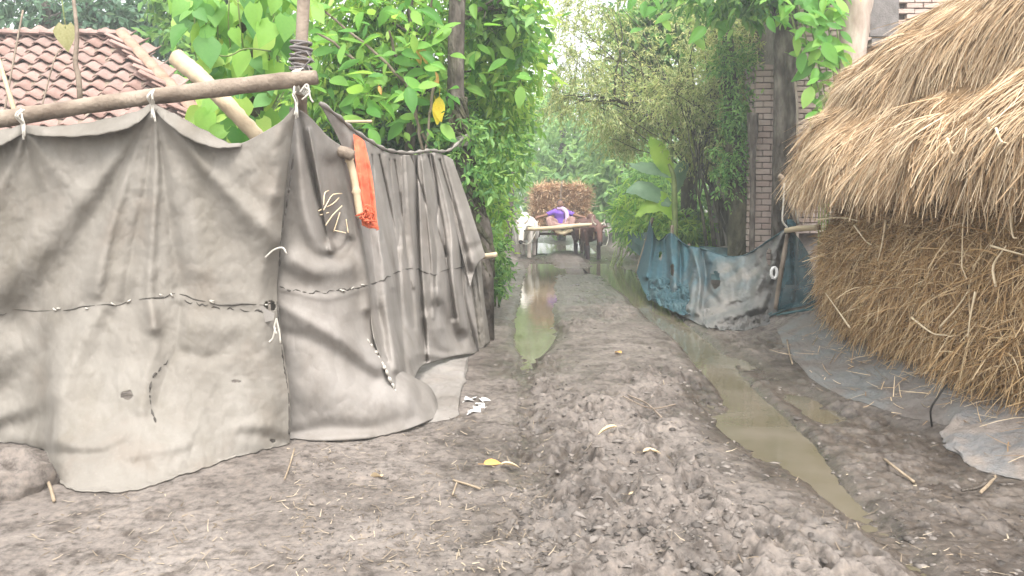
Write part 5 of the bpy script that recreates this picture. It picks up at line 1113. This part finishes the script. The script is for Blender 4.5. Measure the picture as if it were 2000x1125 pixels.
# ------------------------------------------------------------------ ox cart
def remeshed(name, parts, mat, parent, voxel=.025, mats=None, smooth_it=4):
    """several solid lofts fused into one continuous skin"""
    mb = MB()
    for v, f in parts: mb.add(v, f)
    o = mb.build(name, mat, parent, True)
    m = o.modifiers.new('fuse', 'REMESH'); m.mode = 'VOXEL'; m.voxel_size = voxel; m.use_smooth_shade = True
    s = o.modifiers.new('soft', 'SMOOTH'); s.factor = .5; s.iterations = smooth_it
    return o
def loft(pts, rad, n=12, flat=None):
    """closed tube with rounded ends; flat = (x, z) scale of the section"""
    P = spline(np.array(pts, float), max(8, len(pts) * 4)); m = len(P); r = np.interp(np.linspace(0, 1, m), np.linspace(0, 1, len(rad)), rad)
    return tube_geo(P, r, n, True)
def ox(label, px, Y, hide, legm, yaw, group):
    """bullock facing the camera (-Y), head lowered under the yoke"""
    b = gpt(px, Y, 0.0); b[2] = gh(b[0], b[1]); t = thing('bullock', label, 'bullock', tuple(b), group)
    cy, sy_ = math.cos(yaw), math.sin(yaw)
    def X(p): x, y, z = p; return b + np.array([x * cy - y * sy_, x * sy_ + y * cy, z])
    body = [X(p) for p in ((0, -.62, .92), (0, -.4, .93), (0, .0, .86), (0, .5, .87), (0, .95, .95), (0, 1.2, .93), (0, 1.32, .85))]
    parts = [loft(body, [.2, .3, .36, .37, .34, .27, .12], 14), loft([X((0, -.35, 1.15)), X((0, -.2, 1.24)), X((0, .0, 1.12))], [.1, .14, .1], 10),
             loft([X((0, -.5, .98)), X((0, -.78, .98)), X((0, -1.0, .92))], [.24, .18, .14], 12), loft([X((0, -.92, .98)), X((0, -1.05, .86)), X((0, -1.16, .64)), X((0, -1.2, .5))], [.125, .13, .095, .075], 12),
             loft([X((0, -.45, .75)), X((0, -.6, .62)), X((0, -.75, .74))], [.08, .06, .05], 8)]
    for s in (-1, 1):
        parts += [loft([X((s * .17, -.38, .85)), X((s * .18, -.42, .55)), X((s * .17, -.4, .36)), X((s * .16, -.42, .1)), X((s * .16, -.44, .0))], [.13, .085, .06, .05, .065], 10),
                  loft([X((s * .19, 1.0, .9)), X((s * .2, .92, .6)), X((s * .18, 1.12, .38)), X((s * .17, 1.08, .12)), X((s * .17, 1.05, .0))], [.19, .12, .065, .052, .065], 10),
                  loft([X((s * .1, -1.0, .98)), X((s * .22, -.98, .98)), X((s * .31, -.97, .93))], [.035, .06, .02], 8)]
    o = remeshed('body', parts, MAT[hide], t, .026)
    for s in (-1, 1):
        v, f = tube_geo(spline(np.array([X((s * .08, -1.0, 1.04)), X((s * .17, -1.0, 1.12)), X((s * .2, -1.02, 1.24)), X((s * .15, -1.04, 1.33))]), 10), np.linspace(.035, .008, 10), 8); mesh('horn', v, f, MAT['horn'], t, True)
        v, f = loft([X((s * .085, -1.115, .84)), X((s * .1, -1.13, .83)), X((s * .09, -1.13, .81))], [.02, .024, .016], 8); mesh('eye', v, f, MAT['hair'], t, True)
    v, f = loft([X((0, -1.2, .53)), X((0, -1.25, .5)), X((0, -1.24, .46))], [.06, .066, .04], 10); mesh('muzzle', v, f, MAT['hair'], t, True)
    for s in (-1, 1):
        for yy, zz in ((-.42, 1), (1.07, 1)):
            v, f = loft([X((s * .165, yy, .42)), X((s * .162, yy - .005, .2)), X((s * .16, yy - .02, .0))], [.064, .056, .074], 10); mesh('muddy_leg', v, f, MAT[legm], t, True)
    v, f = tube_geo(spline(np.array([X((0, 1.3, .95)), X((.02, 1.38, .8)), X((.03, 1.36, .5)), X((.02, 1.34, .35))]), 10), np.linspace(.035, .02, 10), 7); mesh('tail', v, f, MAT[hide], t, True)
    v, f = tube_geo(spline(np.array([X((.0, -1.24, .5)), X((.18, -1.15, .45)), X((.35, -.8, .7)), X((.4, -.2, 1.1))]), 14), .012, 6); mesh('nose_rope', v, f, MAT['cord'], t, True)
    return t
YO = 24.2
ox('white bullock with muddy legs, left of the yoke', 1026, YO, 'ox_white', 'ox_mud', -.12, 'oxen pulling the cart')
ox('dark brown bullock, right of the yoke', 1152, YO, 'ox_brown', 'ox_black', .16, 'oxen pulling the cart')
CXX = float(W(1092, 440, 27)[0])
CT = thing('ox_cart', 'wooden two-wheeled ox cart loaded with straw on the muddy lane', 'cart', (CXX, 27.0, float(gh(CXX, 27.0))))
bz = ORG[CT.name][2]
def cb(name, c, d, mat='pole', rot=None): m = MB(); m.box((CXX + c[0], 27 + c[1], bz + c[2]), d, rot); return m.build(name, MAT[mat], CT)
for k in range(7): cb('plank', (-.72 + k * .24, 0, .86), (.225, 2.9, .05), 'pole')
for s in (-1, 1):
    cb('side_rail', (s * .84, 0, .93), (.08, 3.0, .12)); m = MB(); P = spline(np.array([(CXX + s * .5, 27 - 1.4, bz + .82), (CXX + s * .25, 25.0, bz + .86), (CXX + s * .06, 23.9, bz + .95)]), 12); m.tube(P, .055, 8); m.build('shaft', MAT['bamboo'], CT, True)
    w = s * .78; th = np.linspace(0, 2 * np.pi, 33)
    m = MB(); m.tube(np.stack([CXX + w + 0 * th, 27.1 + .62 * np.cos(th), bz + .6 + .62 * np.sin(th)], -1), .05, 8, False); wh = m.build('wheel', MAT['pole'], CT, True)
    for k in range(10):
        a = k * math.pi / 5; m = MB(); m.tube(np.array([(CXX + w, 27.1 + .1 * math.cos(a), bz + .6 + .1 * math.sin(a)), (CXX + w, 27.1 + .6 * math.cos(a), bz + .6 + .6 * math.sin(a))]), .025, 6); m.build('spoke', MAT['pole'], wh, True)
    m = MB(); m.tube(np.array([(CXX + w - .14, 27.1, bz + .6), (CXX + w + .14, 27.1, bz + .6)]), .11, 10); m.build('hub', MAT['pole'], wh, True)
m = MB(); m.tube(np.array([(CXX - .9, 27.1, bz + .6), (CXX + .9, 27.1, bz + .6)]), .045, 8); m.build('axle', MAT['pole'], CT, True)
YK = thing('yoke', 'pale wooden yoke pole across the necks of both bullocks', 'yoke', tuple(W(1095, 442, YO - .78)))
m = MB(); m.tube(spline(np.array([W(1012, 447, YO - .75), W(1050, 447, YO - .78), W(1095, 444, YO - .78), W(1135, 440, YO - .78), W(1178, 438, YO - .75)]), 20), [.05, .06, .07, .06, .05], 9); m.build('beam', MAT['bamboo'], YK, True)
m = MB(); m.tube(spline(np.array([W(1085, 450, YO - .7), W(1100, 455, YO - .72), W(1118, 448, YO - .7)]), 10), .06, 8, True, .3, 3); m.build('lashing', MAT['straw_pale'], YK, True)
for x in (1018, 1044, 1132, 1160):
    m = MB(); a = W(x, 443, YO - .75); m.tube(np.array([a + (0, 0, .12), a + (0, 0, -.35)]), .018, 6); m.build('pin', MAT['bamboo'], YK, True)
# straw load: sheaves seen end-on
def sheaf(seed):
    g = np.random.default_rng(seed); n = 150; th = g.uniform(0, 6.28, n); r = .15 * np.sqrt(g.random(n)); P = np.stack([r * np.cos(th), -.45 + .1 * g.normal(size=n), r * np.sin(th)], -1)
    D = np.stack([g.normal(size=n) * .16 - .4 * P[:, 0], np.ones(n), g.normal(size=n) * .16 - .3 * P[:, 2]], -1); v, f = ribbons(P, D, g.uniform(.8, 1.15, n), .022, .02, 0, 2, None, g)
    n2_ = 60; th = g.uniform(0, 6.28, n2_); P2 = np.stack([.13 * np.cos(th), -.42 + 0 * th, .13 * np.sin(th)], -1); D2 = np.stack([np.cos(th) + g.normal(size=n2_) * .4, -.8 + g.normal(size=n2_) * .3, np.sin(th) + g.normal(size=n2_) * .4], -1)
    v2, f2 = ribbons(P2, D2, g.uniform(.1, .28, n2_), .02, .25, 0, 2, None, g)
    a = np.linspace(0, 2 * np.pi, 11)[:-1]; c = np.array([(.135 * np.cos(q) * s, y, .135 * np.sin(q) * s) for y, s in ((-.45, .8), (0, .8), (.6, .9)) for q in a]); fc = [(k * 10 + q, k * 10 + (q + 1) % 10, (k + 1) * 10 + (q + 1) % 10, (k + 1) * 10 + q) for k in range(2) for q in range(10)]
    fc = np.array(fc + [(0, 1, 2, 3), (3, 4, 5, 6), (6, 7, 8, 9), (0, 3, 6, 9)])
    return mesh_data('straw_sheaf', np.concatenate([v, v2, c]), np.concatenate([f, f2 + len(v), fc + len(v) + len(v2)]), MAT['straw_cart'])
MAT['straw_cart'] = M('cart_straw', [(.24, .13, .07), (.44, .27, .15), (.6, .41, .25), (.72, .55, .38)], .8, island=True)
she = [sheaf(s) for s in (1, 2, 3)]
gg = np.random.default_rng(8)
def sheaves(yc, y_label):
    for r, (z, nx, wd) in enumerate(((1.02, 7, 1.66), (1.25, 7, 1.8), (1.48, 7, 1.84), (1.7, 7, 1.84), (1.92, 7, 1.76), (2.1, 6, 1.5))):
        for k in range(nx):
            x = -wd / 2 + wd * (k + .5) / nx
            o = bpy.data.objects.new('straw_sheaf', she[int(gg.integers(3))]); COL.objects.link(o)
            o.location = (CXX + x + gg.normal() * .02, yc + gg.normal() * .07, bz + z + gg.normal() * .02); o.rotation_euler = (gg.normal() * .12, gg.uniform(0, 6.28), gg.normal() * .2)
            tag(o, 'small tied straw sheaf stacked on the ox cart, end facing the camera', 'straw sheaf', 'straw sheaves loaded on the cart')
sheaves(26.5, '')
for k, (z, wd) in enumerate(((1.2, 1.7), (1.6, 1.75), (1.95, 1.3))):
    v, f = loft([(CXX - wd / 2, 27.9, bz + z), (CXX, 27.8, bz + z + .05), (CXX + wd / 2, 27.9, bz + z)], [.26, .34, .26], 12)
    v = v + .05 * np.stack([n3(v[:, 0] * 4, v[:, 1] * 4, v[:, 2] * 4, 3)] * 3, -1); mesh('straw_load', v, f, MAT['straw_core'], CT, True)
pole('load_stick', 'upright stick at the centre of the straw load on the cart', [(CXX - .02, 25.95, bz + .9), (CXX - .02, 25.93, bz + 1.8), (CXX + .03, 25.95, bz + 2.32)], .03, 'pole', 7, .05, 10, 'stick', 41)
# driver
DR = np.array([float(W(1094, 430, 25.2)[0]), 25.2, bz + .9])
PD = thing('person', 'person in purple shirt with lilac scarf, arms spread, sitting on the cart front', 'person', tuple(DR))
d = lambda x, y, z: DR + np.array([x, y, z])
sk = [loft([d(0, 0, .02), d(0, .02, .25), d(0, 0, .45), d(0, -.03, .55)], [.16, .15, .17, .08], 12), loft([d(0, -.03, .5), d(0, -.05, .62)], [.06, .055], 10), loft([d(0, -.06, .6), d(0, -.08, .7), d(0, -.07, .8)], [.065, .1, .07], 12), loft([d(0, -.16, .7), d(0, -.19, .68), d(0, -.17, .66)], [.015, .022, .015], 8)]
for s in (-1, 1):
    sk += [loft([d(s * .15, 0, .47), d(s * .34, -.08, .4), d(s * .5, -.2, .34), d(s * .68, -.38, .3), d(s * .76, -.44, .28)], [.07, .058, .05, .04, .045], 10), loft([d(s * .1, -.02, .08), d(s * .36, -.3, .22), d(s * .3, -.42, .0), d(s * .12, -.42, -.2), d(s * .1, -.52, -.26)], [.1, .085, .065, .05, .04], 10)]
    for q in range(4): sk.append(loft([d(s * .77, -.45 + .018 * (q - 1.5), .27), d(s * .81, -.47 + .02 * (q - 1.5), .25), d(s * .81, -.46 + .02 * (q - 1.5), .21)], [.013, .012, .01], 6))
    sk.append(loft([d(s * .74, -.46, .27), d(s * .76, -.5, .25)], [.014, .011], 6))
    sk.append(loft([d(s * .095, -.07, .71), d(s * .115, -.06, .70), d(s * .1, -.06, .68)], [.012, .02, .012], 6))
remeshed('body', sk, MAT['skin'], PD, .011, smooth_it=2)
sh = [loft([d(0, 0, .03), d(0, .02, .25), d(0, 0, .44), d(0, -.02, .53)], [.19, .18, .2, .1], 14)] + [loft([d(s * .12, 0, .47), d(s * .3, -.06, .41), d(s * .42, -.14, .365)], [.105, .08, .075], 10) for s in (-1, 1)]
remeshed('shirt', sh, MAT['shirt'], PD, .016, smooth_it=3)
lg = [loft([d(0, 0, .04), d(0, -.06, .0)], [.2, .2], 12)] + [loft([d(s * .1, -.02, .08), d(s * .36, -.3, .22), d(s * .3, -.42, .0)], [.13, .115, .095], 10) for s in (-1, 1)] + [loft([d(-.3, -.3, .1), d(0, -.3, .02), d(.3, -.3, .1)], [.08, .09, .08], 10)]
remeshed('lungi', lg, MAT['lungi'], PD, .018, smooth_it=3)
v, f = loft([d(.02, -.02, .66), d(0, -.03, .76), d(0, -.05, .83)], [.09, .115, .06], 12); mesh('hair', v, f, MAT['hair'], PD, True)
for s in (-1, 1):
    v, f = loft([d(s * .035, -.175, .725), d(s * .035, -.18, .72)], [.012, .012], 6); mesh('eye', v, f, MAT['hair'], PD, True)
v, f = loft([d(-.03, -.172, .645), d(0, -.178, .643), d(.03, -.172, .645)], [.007, .009, .007], 6); mesh('mouth', v, f, MAT['lungi'], PD, True)
v, f = tube_geo(spline(np.array([d(-.1, -.05, .56), d(.08, -.12, .55), d(.2, -.16, .4), d(.2, -.2, .15), d(.12, -.24, .02)]), 18), [.04, .06, .07, .07, .05], 8); mesh('scarf', v, f, MAT['scarf'], PD, True)

# ------------------------------------------------------------------ litter
g = np.random.default_rng(101)
def clods(name, label, n, px0, px1, py0, py1, s0, s1, mat):
    px, py = g.uniform(px0, px1, n), g.uniform(py0, py1, n) ; P = GP(px, py)
    keep = P[:, 2] > WATER_Z - .005; P = P[keep]; n = len(P)
    base = np.array([(0, 0, 1), (.89, 0, .45), (.28, .85, .45), (-.72, .53, .45), (-.72, -.53, .45), (.28, -.85, .45), (.72, .53, -.45), (-.28, .85, -.45), (-.89, 0, -.45), (-.28, -.85, -.45), (.72, -.53, -.45)])
    F = np.array([(0, 1, 2), (0, 2, 3), (0, 3, 4), (0, 4, 5), (0, 5, 1), (1, 6, 2), (2, 7, 3), (3, 8, 4), (4, 9, 5), (5, 10, 1), (6, 7, 2), (7, 8, 3), (8, 9, 4), (9, 10, 5), (10, 6, 1)])
    s = g.uniform(0, 1, n) ** 2.5 * (s1 - s0) + s0
    V = base[None] * (1 + .35 * g.normal(size=(n, 11, 1))) * s[:, None, None] * np.stack([g.uniform(.7, 1.5, n), g.uniform(.7, 1.5, n), g.uniform(.25, .6, n)], -1)[:, None]
    V = V + P[:, None] - np.array([0, 0, .25]) * s[:, None, None]; f = (np.arange(n)[:, None, None] * 11 + F[None]).reshape(-1, 3)
    tag(mesh(name, V.reshape(-1, 3), f, MAT[mat], smooth=True), label, 'soil', kind='stuff')
clods('mud_crumbs', 'crumbs and clods of churned mud along the middle of the lane', 3000, 1000, 1460, 600, 1125, .004, .026, 'stone')
clods('soil_crumbs', 'small crumbs of soil on the ground in front of the tarpaulin', 2600, 560, 1060, 690, 1125, .004, .014, 'stone')
clods('bank_crumbs', 'crumbs of wet mud along the right rut and bank', 1300, 1440, 2000, 640, 1125, .004, .026, 'stone')
n = 1950; px = np.concatenate([g.uniform(560, 1080, 1000), g.uniform(60, 600, 250), g.uniform(1000, 2000, n - 1250)]); py = np.concatenate([g.uniform(800, 1125, 1000), g.uniform(960, 1125, 250), g.uniform(640, 1125, n - 1250)])
P = GP(px, py, .006); k = P[:, 2] > WATER_Z; P = P[k]; D = g.normal(size=(len(P), 3)) * (1, 1, .12)
v, f = ribbons(P, D, g.uniform(.012, .065, len(P)) , g.uniform(.003, .008, len(P)), 0., g.normal(size=len(P)) * .3, 2, unit(np.cross(D, np.array([0, 0, 1.]) + g.normal(size=D.shape) * .3)), g)
tag(mesh('straw_litter', v, f, MAT['litter']), 'bits of straw and dry leaf scattered over the bare soil', 'litter', kind='stuff')
dl = leaf_mesh('dry_leaf', [(0, .03), (.1, .14), (.28, .2), (.48, .21), (.68, .17), (.85, .1), (.95, .04), (1.0, .004)], 'dryleaf', .45, .25)
dlo = leaf_mesh('dry_leaf', [(0, .03), (.1, .14), (.28, .2), (.48, .21), (.68, .17), (.85, .1), (.95, .04), (1.0, .004)], 'orangeleaf', .35, .15)
def ground_leaf(x, y, s, a, me, label):
    o = bpy.data.objects.new('fallen_leaf', me); COL.objects.link(o); p = GP(x, y, .02); o.location = p; o.scale = (s, s, s); o.rotation_euler = (g.normal() * .15, g.normal() * .2, a); tag(o, label, 'leaf')
ground_leaf(1205, 855, .13, 1.9 - .4, dl, 'curled tan dry leaf in the lane, left one of a touching pair')
ground_leaf(1236, 868, .13, -1.3, dl, 'pale dry leaf in the lane, right one of a touching pair')
ground_leaf(1256, 890, .11, -1.4, dl, 'cream dry leaf just in front of the touching pair of leaves')
ground_leaf(1213, 692, .12, .4, dlo, 'small orange leaf on the mud in mid-lane, farthest of the fallen leaves')
ground_leaf(945, 905, .11, -1.2, dlo, 'orange-brown leaf on the soil left of the lane')
ground_leaf(978, 906, .11, -1.5, dl, 'pale tan leaf beside the orange-brown one left of the lane')
ground_leaf(745, 930, .12, .6, dl, 'whitish dry leaf lying before the corner of the tarpaulins')
ground_leaf(1228, 945, .10, -1.5, dl, 'pale dry leaf nearest the camera in mid-lane')
def twig(label, pts, r=.006, mat='litter'): pole('dry_twig', label, [GP(x, y, l) for x, y, l in pts], r, mat, 6, .1, 14, 'twig')
twig('pale stick lying by the mud lump at lower left', [(84, 928, .03), (95, 948, .03), (106, 980, .015)], .009, 'twig')
twig('dry stalk standing near the tarpaulin corner', [(575, 882, .03), (566, 910, .015), (556, 938, .01)], .005, 'twig')
twig('longer of two thin sticks lying on the soil left of the lane', [(885, 938, .012), (910, 945, .012), (938, 956, .012)], .006, 'twig')
twig('shorter of two thin sticks lying on the soil left of the lane', [(892, 945, .012), (884, 970, .012)], .005, 'twig')
twig('thin brown twig across the middle of the lane', [(1226, 776, .03), (1262, 795, .03), (1292, 826, .03)], .006, 'pole')
twig('forked brown twig right of the mid-lane twig', [(1216, 790, .02), (1270, 800, .03), (1320, 792, .03)], .005, 'pole')
twig('white root curling on the right bank', [(1537, 668, .04), (1542, 690, .05), (1548, 712, .03)], .008, 'twig')
twig('thin stick low on the right bank near the sacking', [(1728, 890, .03), (1748, 915, .03), (1785, 940, .02)], .008, 'twig')
twig('dark forked twig at the lower right of the bank', [(1878, 955, .03), (1912, 950, .04), (1940, 935, .05)], .008, 'bark')
twig('pale split cane at the lower right of the bank', [(1915, 965, .03), (1930, 948, .04), (1944, 932, .05)], .009, 'twig')
# mud lump at the lower left
ML = thing('mud_lump', 'rounded dark lump of earth at the lower left before the tarpaulin', 'earth lump', tuple(GP(20, 950)))
c = GP(12, 958); th, ph = np.meshgrid(np.linspace(0, 2 * np.pi, 49)[:-1], np.linspace(0, np.pi / 2 + .3, 22), indexing='ij'); q = np.stack([np.cos(th) * np.sin(ph), np.sin(th) * np.sin(ph), np.cos(ph)], -1)
rr = 1 + .2 * n3(q[..., 0] * 2, q[..., 1] * 2, q[..., 2] * 2, 4) + .1 * n3(q[..., 0] * 6, q[..., 1] * 6, q[..., 2] * 6, 5) + .04 * n3(q[..., 0] * 16, q[..., 1] * 16, q[..., 2] * 16, 6); V = c + q * rr[..., None] * np.array([.24, .2, .2])
a = np.arange(48); i = a[:, None] * 22 + np.arange(21)[None]; j = ((a + 1) % 48)[:, None] * 22 + np.arange(21)[None]; mesh('earth', V.reshape(-1, 3), np.stack([i, i + 1, j + 1, j], -1).reshape(-1, 4), MAT['soil'], ML, True)
# ------------------------------------------------------------------ moist air
hm = bpy.data.materials.new('haze'); hm.use_nodes = True
HN, HL = hm.node_tree.nodes, hm.node_tree.links; HN.remove(HN['Principled BSDF'])
pv = HN.new('ShaderNodeVolumePrincipled'); pv.inputs['Color'].default_value = (.93, .96, .95, 1); pv.inputs['Density'].default_value = .005; pv.inputs['Anisotropy'].default_value = .2
HL.new(pv.outputs[0], HN['Material Output'].inputs['Volume'])
mb = MB(); mb.box((0, 195, 6.0), (540, 470, 15.0)); tag(mb.build('haze', hm), kind='stuff')
